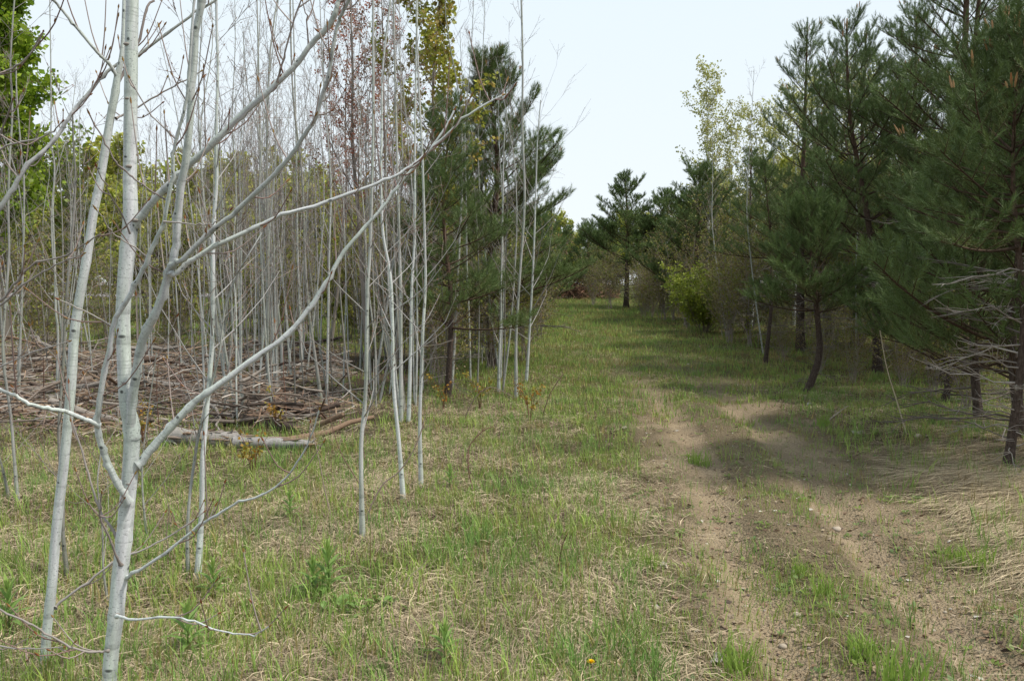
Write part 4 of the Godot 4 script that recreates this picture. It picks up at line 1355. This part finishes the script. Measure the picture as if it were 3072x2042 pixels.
func log_(r: RandomNumberGenerator, label: String, a: Vector3, b: Vector3, ra: float, rb: float, col: Color, broken: bool) -> void:
	var o := thing("fallen_log", label, "log", a)
	var p := PackedVector3Array()
	var g := PackedFloat32Array()
	for k in 14:
		var t := k / 13.0
		var q := a.lerp(b, t)
		q.y = lerpf(land(a.x, a.z), land(b.x, b.z), t) + lerpf(ra, rb, t) * 0.7 + 0.03 + r.randf_range(-0.006, 0.006)
		p.append(q - a)
		g.append(lerpf(ra, rb, t) * r.randf_range(0.92, 1.08))
	var s := Shape.new()
	s.tube(p, g, 18, col, 0.13, r.randi() % 100)
	obj("wood", s.build(), M.weathered, o)
	var dir := (b - a).normalized()
	for k in 14:   # torn wood at both ends
		var end := p[0] if k % 2 else p[p.size() - 1]
		var rr := ra if k % 2 else rb
		var way := -dir if k % 2 else dir
		var an := r.randf() * TAU
		var e := end + (Vector3.UP * sin(an) + dir.cross(Vector3.UP) * cos(an)) * rr * r.randf_range(0.2, 0.85)
		var sh := Shape.new()
		sh.tube(V([e - way * 0.04, e + way * 0.03, e + way * r.randf_range(0.05, 0.2) + Vector3(0, r.randfn() * 0.02, r.randfn() * 0.02)]), F([0.016, 0.014, 0.002]), 4, col.lerp(Color(0.42, 0.3, 0.2), r.randf()))
		obj("splinter", sh.build(), M.weathered, o)
	for k in 5 if broken else 2:   # lifted plates of bark
		var t := r.randf_range(0.05, 0.9)
		var c := Vector3(0, lerpf(ra, rb, t) * 0.7 + 0.03, 0) + (b - a) * t
		var rr := lerpf(ra, rb, t) * 1.12
		var a0 := r.randf_range(-0.3, 2.4)
		var l := r.randf_range(0.12, 0.3)
		var sh := Shape.new()
		sh.flat = true
		for i in 5:
			for j in 5:
				var an := a0 + (j / 4.0) * 1.1
				var nn := Vector3.UP * sin(an) + dir.cross(Vector3.UP) * cos(an)
				sh.v.append(c + dir * l * (i / 4.0 - 0.5 + 0.05 * sin(j * 2.0 + k)) + nn * (rr + 0.006 * sin(i * 1.7 + k)))
				sh.n.append(nn); sh.u.append(Vector2.ZERO); sh.c.append(Color(0.36, 0.32, 0.28) if k % 2 else Color(0.5, 0.47, 0.44))
		for i in 4:
			for j in 4:
				var q := i * 5 + j
				for z in [q, q + 5, q + 1, q + 1, q + 5, q + 6]:
					sh.i.append(z)
		obj("bark", sh.build(), M.weathered, o)
	for k in 22 if broken else 9:   # loose bark and splinters
		var t := r.randf_range(-0.02, 0.98)
		var c := Vector3(0, lerpf(ra, rb, t) * 0.7 + 0.03, 0) + (b - a) * t
		var rr := lerpf(ra, rb, t)
		var ang := r.randf_range(0.0, TAU)
		var out := (Vector3.UP * sin(ang) + dir.cross(Vector3.UP) * cos(ang)) * rr * 1.02
		var l := r.randf_range(0.08, 0.26)
		var sp := Shape.new()
		var e := c + out
		sp.tube(V([e - dir * l * 0.5, e + dir * l * 0.1 + out * 0.15, e + dir * l * 0.5 + out * r.randf_range(0.1, 0.7)]), F([0.012, 0.016, 0.003]), 4, col.lerp(Color(0.36, 0.22, 0.13), r.randf()))
		obj("splinter", sp.build(), M.weathered, o)


# ---------------------------------------------------------------- grass
# small tufts as loose triangles with a tone per corner
func blade_tuft(count: int, high: float, wide: float, spread_: float, seed_: int, fine: bool) -> Array:
	var r := RandomNumberGenerator.new()
	r.seed = seed_
	var v := PackedVector3Array()
	var c := PackedColorArray()
	for k in count:
		var a := r.randf() * TAU
		var base := Vector3(r.randfn(), 0, r.randfn()) * spread_
		base.y = -0.01
		var h := high * r.randf_range(0.45, 1.25)
		var lean := Vector3(cos(a), 0, sin(a)) * h * r.randf_range(0.08, 0.6)
		var w := wide * r.randf_range(0.7, 1.3) * 0.5
		var side := Vector3(-sin(a), 0, cos(a)).rotated(Vector3.UP, r.randf_range(-0.9, 0.9)) * w
		var mid := base + Vector3(0, h * 0.6, 0) + lean * 0.35
		var tip := base + Vector3(0, h, 0) + lean
		var low := Color(0.95, 0.85, 0.8)
		var own := Color.WHITE * r.randf_range(0.75, 1.25)
		var pts := [base - side, base + side, mid + side * 0.8, base - side, mid + side * 0.8, mid - side * 0.8, mid - side * 0.8, mid + side * 0.8, tip] if fine else [base - side * 1.4, base + side * 1.4, tip]
		for q in pts:
			v.append(q)
			c.append(own * low.lerp(Color.WHITE, clampf(q.y / h, 0, 1)))
	return [v, c]


func straw_tuft(count: int, long: float, wide: float, spread_: float, seed_: int, fan: float) -> Array:
	var r := RandomNumberGenerator.new()
	r.seed = seed_
	var v := PackedVector3Array()
	var c := PackedColorArray()
	for k in count:
		var a := r.randfn() * fan
		var d := Vector3(cos(a), 0, sin(a))
		var base := Vector3(r.randfn(), 0, r.randfn()) * spread_ + Vector3(0, r.randf_range(0.0, 0.025), 0)
		var l := long * r.randf_range(0.4, 1.25)
		var w := wide * r.randf_range(0.6, 1.3) * 0.5
		var side := Vector3(-d.z, r.randf_range(-0.5, 0.5), d.x).normalized() * w
		var mid := base + d * l * 0.5 + Vector3(r.randfn() * 0.012, r.randf_range(0.0, 0.03), r.randfn() * 0.012)
		var tip := base + d.rotated(Vector3.UP, r.randfn() * 0.2) * l + Vector3(0, r.randf_range(-0.01, 0.02), 0)
		var tone := Color.WHITE * r.randf_range(0.6, 1.2)
		for q in [base, mid + side, mid - side, tip, mid - side, mid + side]:
			v.append(q)
			c.append(tone)
	return [v, c]


func sow(r: RandomNumberGenerator, near: float, far: float, spread_: float) -> Vector3:
	var d := exp(r.randf_range(log(near), log(far)))
	var x := d * tan(deg_to_rad(r.randf_range(-spread_, spread_)))
	return Vector3(x, 0, -d)


# every template in every tint
func palette(tufts: Array, tints: Array) -> Array:
	var out := []
	for t in tufts:
		var row := []
		for tint in tints:
			var c := PackedColorArray()
			for e in t[1]:
				c.append(Color(e.r * tint.r, e.g * tint.g, e.b * tint.b))
			row.append(c)
		out.append(row)
	return out


func ground_stuff(called: String, label: String, s: Shape, m: Material) -> void:
	var o := obj(called, s.build(), m, self, "stuff")
	o.set_meta("label", label)


func build_grass() -> void:
	var r := RandomNumberGenerator.new()
	r.seed = 4242
	# green
	var tufts := []
	for k in 5:
		tufts.append(blade_tuft(6, 0.1, 0.0042, 0.035, 1 + k, true))
	for k in 4:
		tufts.append(blade_tuft(5, 0.17, 0.005, 0.025, 10 + k, true))
	for k in 4:
		tufts.append(blade_tuft(7, 0.055, 0.0038, 0.05, 20 + k, true))
	for k in 5:
		tufts.append(blade_tuft(10, 0.085, 0.007, 0.08, 30 + k, false))
	var tints := []
	for k in 12:
		var u := k / 8.0
		var col := Color(0.31, 0.42, 0.095).lerp(Color(0.17, 0.31, 0.08), minf(u, 1.0))
		if k > 8:
			col = Color(0.32, 0.28, 0.11) * (0.8 + 0.15 * (k - 9))
		tints.append(col)
	var tone := palette(tufts, tints)
	var s := Shape.new()
	s.flat = true
	var n := 0
	var tries := 0
	while n < 45000 and tries < 300000:
		tries += 1
		var p := sow(r, 2.3, 44.0, 40.0)
		var g := green(p.x, p.z)
		if r.randf() > g:
			continue
		n += 1
		var d := -p.z
		var k := 9 + r.randi() % 4
		var f := r.randf()
		if bare(p.x, p.z) < 0.3:
			k = r.randi() % 5 if f < 0.5 else (5 + r.randi() % 4 if f < 0.85 else k)
		if absf(p.x - track_x(d)) < 1.0 and d < 9.0:
			if r.randf() < 0.3:
				continue
			k = 9 + r.randi() % 4 if r.randf() < 0.8 else r.randi() % 5
		if d > 9.0 and r.randf() < bare(p.x, p.z) * 0.9:
			continue
		if d > 9.0:
			k = 13 + r.randi() % 5
		p.y = land(p.x, p.z)
		var sc := r.randf_range(0.6, 1.25) * (1.0 + 0.03 * maxf(d - 7.0, 0.0))
		var u := clampf(0.5 + 0.7 * patch.get_noise_2d(p.x * 1.7, p.z * 1.7) + r.randf_range(-0.35, 0.35), 0, 0.99)
		var ti := int(u * 9.0) if r.randf() > 0.17 + 0.2 * smoothstep(10.0, 16.0, d) else 9 + r.randi() % 3
		s.stamp_coloured(tufts[k][0], tone[k][ti], Transform3D((Basis(Vector3.UP, r.randf() * TAU) * Basis(Vector3.RIGHT, r.randfn() * 0.14)).scaled(Vector3(sc, sc, sc)), p))
	ground_stuff("grass", "short green spring grass growing through old straw", s, M.blade)
	# straw
	tufts = []
	for k in 5:
		tufts.append(straw_tuft(8, 0.2, 0.0027, 0.07, 41 + k, 3.0))
	for k in 4:
		tufts.append(straw_tuft(8, 0.34, 0.003, 0.05, 51 + k, 0.16))
	for k in 4:
		tufts.append(straw_tuft(10, 0.1, 0.0036, 0.07, 61 + k, 3.0))
	tints = []
	for k in 9:
		tints.append(Color(0.60, 0.49, 0.325).lerp(Color(0.27, 0.205, 0.14), k / 8.0))
	tone = palette(tufts, tints)
	s = Shape.new()
	s.flat = true
	n = 0
	tries = 0
	while n < 28000 and tries < 260000:
		tries += 1
		var p := sow(r, 2.3, 24.0, 40.0)
		var d := -p.z
		var b := bare(p.x, p.z)
		var on_track := smoothstep(1.15, 0.6, absf(p.x - track_x(d)) + 0.25 * patch.get_noise_2d(p.x * 2.0, p.z * 2.0)) * smoothstep(13.0, 9.0, d)
		if r.randf() > straw(p.x, p.z) * pow(1.0 - b, 2.2) * (1.0 - 0.6 * debris(p.x, p.z)) * (1.0 - 0.9 * on_track):
			continue
		n += 1
		var off := p.x - track_x(d)
		var combed := off > 0.9 and d < 9.0 and r.randf() < 0.88
		var k := 5 + r.randi() % 4 if combed else (r.randi() % 5 if r.randf() < 0.55 else 9 + r.randi() % 4)
		p.y = land(p.x, p.z) + 0.002
		var yaw := r.randf() * TAU
		if combed:
			yaw = 0.3 - 0.12 * (d - 4.0) + 0.6 * rough.get_noise_2d(p.x, p.z) + r.randfn() * 0.1
		var sc := r.randf_range(0.7, 1.35)
		var u := clampf(0.45 + 0.6 * patch.get_noise_2d(p.x * 2.0 + 9, p.z * 2.0) + r.randf_range(-0.35, 0.35), 0, 0.99)
		s.stamp_coloured(tufts[k][0], tone[k][int(u * 9.0)], Transform3D((Basis(Vector3.UP, yaw) * Basis(Vector3.BACK, r.randfn() * 0.06)).scaled(Vector3(sc, sc, sc)), p))
	for q in 6500:      # the pale bank combed flat beside the track
		var bx := r.randf_range(2.3, 4.6)
		var bd := r.randf_range(3.7, 7.8)
		var edge := smoothstep(0.75, 1.3, bx - track_x(bd) + 0.35 * patch.get_noise_2d(bx * 1.5, bd * 1.5)) * smoothstep(7.8, 6.2, bd) * clampf(0.75 + 0.7 * patch.get_noise_2d(bx * 1.1 + 12, bd * 1.1), 0.15, 1.0)
		if r.randf() > edge:
			continue
		var yw := 0.35 - 0.16 * (bd - 4.0) + 0.5 * rough.get_noise_2d(bx * 0.8, bd * 0.8) + r.randfn() * 0.07
		var size := r.randf_range(0.8, 1.4)
		s.stamp_coloured(tufts[5 + q % 4][0], tone[5 + q % 4][int(pow(r.randf(), 1.8) * 7.0)], Transform3D((Basis(Vector3.UP, yw) * Basis(Vector3.BACK, r.randfn() * 0.05)).scaled(Vector3.ONE * size), Vector3(bx, land(bx, -bd) + r.randf_range(0.0, 0.035), -bd)))
	ground_stuff("dry_grass", "flattened dead straw-coloured grass matted over the ground", s, M.dry)
	# low broad-leaved weeds
	var rosette := PackedVector3Array()
	for k in 8:
		var a := k * 2.4
		var dd := Vector3(cos(a), 0.55 + 0.25 * sin(k * 3.0), sin(a)).normalized()
		var l := 0.026 + 0.012 * sin(k * 5.0)
		var sd := Vector3(-sin(a), 0, cos(a)) * l * 0.3
		var b0 := dd * 0.012
		for q in [b0, b0 + dd * l * 0.55 + sd, b0 + dd * l, b0, b0 + dd * l, b0 + dd * l * 0.55 - sd]:
			rosette.append(q)
	s = Shape.new()
	s.flat = true
	for k in 9000:
		var p := sow(r, 2.3, 13.0, 40.0)
		var off := p.x - track_x(-p.z)
		var m := 0.15 + 0.8 * clampf(patch.get_noise_2d(p.x * 1.3 + 200, p.z * 1.3) * 1.6, 0, 1)
		if off < -1.5 and -p.z > 5.0:
			m *= 0.35
		if r.randf() > m * (1.0 - 0.6 * bare(p.x, p.z)):
			continue
		p.y = land(p.x, p.z)
		var sc := r.randf_range(0.45, 1.3)
		s.stamp(rosette, Transform3D(Basis(Vector3.UP, r.randf() * TAU).scaled(Vector3(sc, sc, sc)), p), Color(0.2, 0.27, 0.05).lerp(Color(0.13, 0.19, 0.07), r.randf()) * r.randf_range(0.8, 1.2))
	ground_stuff("low_weeds", "low clover-like weeds scattered through the grass and track edge", s, M.leaf)
	# litter: leaf scraps and bark crumbs
	var scrap := V([Vector3(-0.02, 0.004, 0), Vector3(0, 0.0, -0.013), Vector3(0.022, 0.008, 0), Vector3(-0.02, 0.004, 0), Vector3(0.022, 0.008, 0), Vector3(0, 0.006, 0.014)])
	s = Shape.new()
	s.flat = true
	for k in 28000:
		var p := sow(r, 2.3, 20.0, 40.0)
		p.y = land(p.x, p.z) + 0.004
		var sc := exp(r.randf_range(-1.9, 0.2))
		var f := r.randf()
		s.stamp(scrap, Transform3D((Basis(Vector3.UP, r.randf() * TAU) * Basis(Vector3.RIGHT, r.randfn() * 0.5)).scaled(Vector3(sc, sc, sc * r.randf_range(0.2, 0.9))), p), (Color(0.22, 0.145, 0.095) if f < 0.5 else (Color(0.33, 0.25, 0.17) if f < 0.8 else (Color(0.11, 0.08, 0.065) if f < 0.95 else Color(0.5, 0.46, 0.4)))) * r.randf_range(0.7, 1.3))
	for k in 30000:
		var p := sow(r, 2.3, 14.0, 40.0)
		if r.randf() > bare(p.x, p.z) * 1.2:
			continue
		p.y = land(p.x, p.z) + 0.003
		var sc := exp(r.randf_range(-2.4, -0.5))
		s.stamp(scrap, Transform3D((Basis(Vector3.UP, r.randf() * TAU) * Basis(Vector3.RIGHT, r.randfn() * 0.4)).scaled(Vector3(sc * 1.3, sc * 1.6, sc * r.randf_range(0.15, 1.0))), p), Color(0.13, 0.095, 0.07).lerp(Color(0.42, 0.34, 0.25), r.randf()) * r.randf_range(0.7, 1.2))
	ground_stuff("leaf_litter", "dead leaf scraps and twig bits strewn over soil and grass", s, M.dry)
	var lump := SphereMesh.new()
	lump.radial_segments = 7
	lump.rings = 4
	var arr := lump.get_mesh_arrays()
	var ball := PackedVector3Array()
	for e in arr[Mesh.ARRAY_INDEX]:
		ball.append(arr[Mesh.ARRAY_VERTEX][e] * 2.0)
	s = Shape.new()
	s.flat = true
	for k in 2200:
		var p := sow(r, 2.3, 9.0, 40.0)
		if r.randf() > bare(p.x, p.z) * 0.7 + 0.03:
			continue
		p.y = land(p.x, p.z)
		var sc := exp(r.randf_range(-2.2, -0.1)) * 0.014
		s.stamp(ball, Transform3D(Basis(Vector3(r.randfn(), r.randfn(), r.randfn()).normalized(), r.randf() * TAU).scaled(Vector3(sc, sc * 0.7, sc * 0.9)), p), Color(0.42, 0.36, 0.28).lerp(Color(0.22, 0.18, 0.15), r.randf()))
	ground_stuff("gravel", "small pebbles and crumbs lying on the sandy track", s, M.stone)


# ---------------------------------------------------------------- small single things
func lance(l: float, w: float, droop: float) -> ArrayMesh:
	var s := Shape.new()
	s.flat = true
	var pts := []
	for k in 6:
		var t := k / 5.0
		pts.append([Vector3(0, sin(t * 1.6) * l * 0.18 - droop * l * t * t, l * t), w * sin(pow(t, 0.75) * PI) * 0.5 + 0.0006])
	for k in 5:
		for sg in [-1.0, 1.0]:
			var a: Vector3 = pts[k][0]
			var b: Vector3 = pts[k + 1][0]
			var ao := a + Vector3(sg * pts[k][1], pts[k][1] * 0.35, 0)
			var bo := b + Vector3(sg * pts[k + 1][1], pts[k + 1][1] * 0.35, 0)
			for q in [a, ao, bo, a, bo, b]:
				s.v.append(q)
				s.c.append(Color.WHITE)
	return s.build()


func tinted(called: String, base: String, c: Color) -> StandardMaterial3D:
	var m: StandardMaterial3D = M[base].duplicate()
	m.vertex_color_use_as_albedo = false
	m.albedo_color = c.linear_to_srgb()
	if m.backlight_enabled:
		var top := maxf(c.r, maxf(c.g, c.b))
		m.backlight = Color(c.r / top * 0.3, c.g / top * 0.3, c.b / top * 0.3).linear_to_srgb()
	m.resource_name = called
	return m


func build_small_things() -> void:
	var r := RandomNumberGenerator.new()
	r.seed = 808
	# leafy young weed stalks
	var leafm := tinted("weed_leaf", "leaf", Color(0.135, 0.215, 0.055))
	var young := tinted("weed_young_leaf", "leaf", Color(0.2, 0.28, 0.07))
	var blades := [lance(0.11, 0.02, 0.35), lance(0.09, 0.016, 0.1), lance(0.06, 0.012, 0.0)]
	var w := thing("weed_plant", "tall leafy weed stalk in the grass below the straight aspen", "weed", foot(640, 1800), "leafy weed stalks in the grass")
	var ss := Shape.new()
	ss.tube(V([Vector3(0, -0.02, 0), Vector3(0.004, 0.1, 0), Vector3(0.0, 0.2, 0.004)]), F([0.004, 0.0035, 0.002]), 6, Color(0.16, 0.2, 0.06))
	obj("stalk", ss.build(), M.leaf, w)
	for k in 22:
		var t := (k + 1) / 23.0
		var o := obj("leaf", blades[0 if t < 0.55 else (1 if t < 0.85 else 2)], leafm if t < 0.7 else young, w)
		o.transform = Transform3D(Basis(Vector3.UP, k * 2.4) * Basis(Vector3.RIGHT, -lerpf(0.25, 1.25, t)), Vector3(0, 0.03 + 0.17 * t, 0))
	w.scale = Vector3.ONE * 0.95
	for e in [[940, 1800, 1.0, "leafy weed stalk in the grass, one of a pair below the white aspens, shorter"], [985, 1790, 1.25, "leafy weed stalk in the grass, the taller of a pair below the white aspens"], [565, 1975, 1.1, "bright leafy weed stalk beside the forked near aspen's foot"], [1335, 2000, 0.85, "lone leafy weed stalk in straw near the dandelion"], [30, 1900, 1.1, "leafy weed stalk past the near slanting trunk"], [870, 1560, 0.9, "leafy weed stalk between the straight aspen and the white aspen"], [1350, 1470, 0.9, "leafy weed stalk beside the dark curved dead stem"]]:
		copy(w, "weed_plant", e[3], foot(e[0], e[1]), e[0] * 0.37, e[2], "leafy weed stalks in the grass")
	# dandelion in flower
	var dl := thing("dandelion", "single yellow dandelion in flower among the near grass", "flower", foot(1772, 2022))
	var stem := Shape.new()
	stem.tube(V([Vector3(0, -0.01, 0), Vector3(0.003, 0.03, 0), Vector3(0, 0.055, 0.003)]), F([0.0024, 0.0022, 0.002]), 6, Color(0.2, 0.2, 0.09))
	obj("stalk", stem.build(), M.leaf, dl)
	var head := Shape.new()
	head.flat = true
	for k in 90:
		var a := k * 2.4
		var up := lerpf(1.35, 0.15, sqrt(k / 90.0))
		var dd := Vector3(cos(a) * cos(up), sin(up), sin(a) * cos(up))
		var sd := Vector3(-sin(a), 0, cos(a)) * 0.0022
		var l := lerpf(0.009, 0.017, sqrt(k / 90.0))
		for q in [-sd * 0.4, sd * 0.4, dd * l + sd, -sd * 0.4, dd * l + sd, dd * l - sd]:
			head.v.append(q + Vector3(0, 0.056, 0.003))
			head.c.append(Color(0.95, 0.72, 0.02).lerp(Color(0.9, 0.58, 0.015), r.randf()))
	obj("flower_head", head.build(), M.petal, dl)
	for k in 6:
		var o := obj("leaf", blades[0], leafm, dl)
		o.transform = Transform3D(Basis(Vector3.UP, k * 1.1) * Basis(Vector3.RIGHT, -0.35), Vector3.ZERO)
	# single bright grass clumps on and beside the track
	var ct := blade_tuft(70, 0.13, 0.0065, 0.045, 21, true)
	var cs := Shape.new()
	cs.flat = true
	cs.v = ct[0]
	cs.c = ct[1]
	var clump_mesh := cs.build()
	var cl := thing("grass_clump", "bright coarse grass clump between the ruts at the near end", "grass clump", foot(2590, 1975), "coarse grass clumps along the track")
	var blade_c := tinted("clump_blade", "blade", Color(0.15, 0.22, 0.04))
	obj("blades", clump_mesh, blade_c, cl, "stuff")
	for e in [[2210, 2010, 1.15, "grey-green coarse clump beside the near rut"], [2700, 2060, 1.2, "coarse clump at the bottom edge between the ruts"], [2095, 1395, 1.2, "bright clump on the track where shade begins"], [2930, 1700, 1.1, "coarse clump at the edge of the combed straw"], [2860, 1690, 0.9, "thinner clump beside the one at the straw's edge"], [2470, 1780, 0.8, "low clump in the middle of the track"], [2400, 1720, 0.7, "small clump on the track's crown"], [2470, 1275, 1.0, "tuft in shade below the small crooked pine"], [1950, 1700, 0.9, "clump at the track's grassy edge"]]:
		copy(cl, "grass_clump", e[3], foot(e[0], e[1]), e[0] * 0.53, e[2], "coarse grass clumps along the track")
	# broad-leaved patch
	var bl := thing("weed_plant", "low patch of broad green leaves in straw near the forked aspen", "weed", foot(1085, 1830))
	for k in 34:
		var o := obj("leaf", lance(0.05, 0.03, 0.2) if k == 0 else bl.get_child(0).mesh, leafm, bl)
		o.transform = Transform3D(Basis(Vector3.UP, k * 2.4) * Basis(Vector3.RIGHT, r.randf_range(-0.8, -0.1)), Vector3(r.randfn() * 0.09, r.randf_range(0.01, 0.06), r.randfn() * 0.07))
	# dead stems
	var stems := [
		["dark curved dead stem in the grass beside the white aspens", [1422, 1466, 1408, 1420, 1404, 1370, 1412, 1330, 1450, 1290, 1480, 1278], 4.5, 0.9],
		["short dark crooked stem standing in the near grass", [1668, 1712, 1680, 1670, 1688, 1630, 1702, 1600], 4.0, 0.9],
		["grey leaning stick against the tallest white aspen's foot", [1094, 1575, 1112, 1520, 1150, 1450, 1200, 1410, 1250, 1330, 1275, 1250], 6.0, 0.5],
		["brown stem slanting to the tallest white aspen's foot", [1115, 1500, 1060, 1420, 1020, 1350, 990, 1250, 980, 1150], 4.0, 0.8],
		["long pale dry stalk arching over the near straw", [1160, 1830, 1220, 1740, 1270, 1690, 1300, 1630], 3.0, 0.0],
		["thin grey whip beside the split log's end", [1000, 1560, 975, 1470, 960, 1390, 940, 1300, 925, 1180], 4.0, 0.4],
		["thin whip with two bends behind the forked aspen", [520, 1700, 500, 1610, 508, 1530, 488, 1450], 4.0, 0.5],
		["red-brown upright stem in the brush pile by the log", [480, 1320, 474, 1240, 470, 1150, 476, 1080], 4.0, 0.9],
		["red-brown stem pair in the brush pile, the taller", [545, 1200, 540, 1120, 538, 1050], 4.0, 0.95],
		["red-brown stem behind the split log, leaning", [860, 1260, 855, 1180, 850, 1110, 850, 1040], 4.0, 0.95],
		["reddish stem standing behind the near slanting trunk", [133, 1230, 131, 1150, 130, 1070], 4.5, 0.9],
		["bleached stick leaning under the straight pine", [2722, 1300, 2690, 1200, 2660, 1100, 2640, 990], 5.0, 0.0],
		["grey dead stick fallen at the edge of the pines' shade", [2470, 1265, 2510, 1240, 2545, 1215], 4.0, 0.1],
		["thin brown bramble stem arching by the slim pine's foot", [1390, 1260, 1420, 1200, 1470, 1160, 1540, 1190], 3.5, 0.6],
		["thin dark stem leaning over the track edge below the bare aspen", [1625, 1250, 1650, 1180, 1690, 1120], 3.5, 0.8],
	]
	for k in stems.size():
		var e: Array = stems[k]
		var b := foot(e[1][0], e[1][1])
		var o := thing("dead_stem", e[0], "dead stem", b)
		var p := traced(e[1], -b.z, -b.z + r.randf_range(-0.15, 0.15))
		for q in p.size():
			p[q] -= b
		p[0].y -= 0.03
		var g := girth(p.size(), e[2], e[2] * 0.5, -b.z)
		var s := Shape.new()
		var col: Color = Color(0.36, 0.31, 0.26).lerp(Color(0.13, 0.06, 0.04), e[3])
		if e[3] == 0.0:
			col = Color(0.42, 0.36, 0.25)
		s.tube(spline(p, 4), spread(g, 4), 6, col, 0.05, k)
		obj("stem", s.build(), M.bark_thin, o)
		var tw := Shape.new()
		for q in 4:
			var f := r.randf_range(0.35, 0.95)
			var tb := along(p, f)
			tw.tube(V([tb, tb + Vector3(r.randfn() * 0.06, r.randf_range(0.01, 0.08), r.randfn() * 0.05)]), F([g[0] * 0.4, g[0] * 0.2]), 3, col)
		obj("twig", tw.build(), M.bark_thin, o, "stuff")
	# brambles with new orange leaves
	var sprig := leaf_spray(4, 0.03, 0.035, 5)
	for e in [[1330, 1230, "bramble with new orange leaves at the thicket's front"], [1440, 1230, "bramble with orange-yellow leaves under the bushy dark pine"], [1590, 1265, "bramble with yellow leaves at the track side of the thicket"], [760, 1440, "small orange-leaved sprout before the grey log"], [830, 1290, "orange-leaved sprout behind the grey log"], [430, 1340, "orange-leaved sprout between the near trunks"]]:
		var b := foot(e[0], e[1])
		var o := thing("bramble", e[2], "bramble", b, "brambles with new leaves")
		var tw := Shape.new()
		var lf := Shape.new()
		lf.flat = true
		for k in 6:
			var a := r.randf() * TAU
			var l := r.randf_range(0.2, 0.5)
			var p := V([Vector3(0, -0.02, 0), Vector3(cos(a) * 0.1 * l, l * 0.6, sin(a) * 0.1 * l), Vector3(cos(a) * 0.4 * l, l, sin(a) * 0.4 * l)])
			tw.tube(p, F([0.004, 0.003, 0.0015]), 4, Color(0.16, 0.08, 0.05))
			for q in 4:
				lf.stamp(sprig, facing(along(p, r.randf_range(0.5, 1.0)), Vector3(r.randfn(), 1, r.randfn()), r.randf() * TAU, r.randf_range(0.7, 1.2)), Color(0.34, 0.16, 0.03).lerp(Color(0.26, 0.25, 0.04), r.randf()))
		obj("stem", tw.build(), M.bark_thin, o)
		obj("foliage", lf.build(), M.leaf, o, "stuff")
	# pale bark chip by the slanting trunk, and chips and stones on the track
	var chips := [[205, 2005, 0.06, "pale curled bark chip by the near slanting trunk's foot", Color(0.55, 0.52, 0.47)], [2150, 1985, 0.045, "pale chip lying beside the near rut", Color(0.5, 0.47, 0.42)], [2570, 1300, 0.07, "bleached wood chip in the straw below the pines", Color(0.48, 0.45, 0.42)], [2430, 1215, 0.07, "grey wood chip below the small crooked pine", Color(0.42, 0.41, 0.42)], [1990, 1700, 0.04, "pale flake on the grassy edge of the track", Color(0.5, 0.46, 0.4)], [1870, 1285, 0.05, "pale scrap of bark where the track turns shady", Color(0.5, 0.44, 0.36)]]
	for e in chips:
		var b := foot(e[0], e[1])
		var o := thing("bark_chip", e[3], "bark chip", b + Vector3(0, 0.012, 0))
		var s := Shape.new()
		var rr: float = e[2]
		for k in 7:
			for j in 5:
				var u := k / 6.0 - 0.5
				var q := j / 4.0 - 0.5
				var edge := 1.0 - 0.35 * absf(u) + 0.15 * sin(k * 2.3 + j)
				s.v.append(Vector3(u * rr * 1.8, rr * (0.28 * (1.0 - 4.0 * q * q) + 0.12 * sin(k * 1.3)), q * rr * edge))
				s.n.append(Vector3(0, 1, q * 1.5).normalized()); s.u.append(Vector2(u, q)); s.c.append(e[4])
		for k in 6:
			for j in 4:
				var q := k * 5 + j
				for z in [q, q + 5, q + 1, q + 1, q + 5, q + 6]:
					s.i.append(z)
		obj("bark", s.build(), M.weathered, o)
		o.rotation.y = e[0]
	var stones := [[2390, 1845, 0.02, "small pale stone in the near rut"], [2510, 1590, 0.03, "pale stone at the combed straw's edge"], [2755, 1310, 0.035, "grey stone in shade before the nearest pine"], [2330, 1770, 0.018, "tiny tan stone between the ruts"], [2350, 1940, 0.02, "pale pebble in the rut's sand at the bottom"]]
	for k in stones.size():
		var e: Array = stones[k]
		var m := SphereMesh.new()
		m.radius = e[2]
		m.height = e[2] * 1.3
		m.radial_segments = 10
		m.rings = 6
		var arr := m.get_mesh_arrays()
		var vs: PackedVector3Array = arr[Mesh.ARRAY_VERTEX]
		for q in vs.size():
			vs[q] *= 1.0 + 0.25 * speck.get_noise_3d(vs[q].x * 9 + k, vs[q].y * 9, vs[q].z * 9)
		arr[Mesh.ARRAY_VERTEX] = vs
		var am := ArrayMesh.new()
		am.add_surface_from_arrays(Mesh.PRIMITIVE_TRIANGLES, arr)
		var o := obj("stone", am, tinted("stone_%d" % k, "stone", Color(0.36, 0.3, 0.235)))
		o.position = foot(e[0], e[1]) + Vector3(0, e[2] * 0.3, 0)
		tag(o, e[3], "stone")
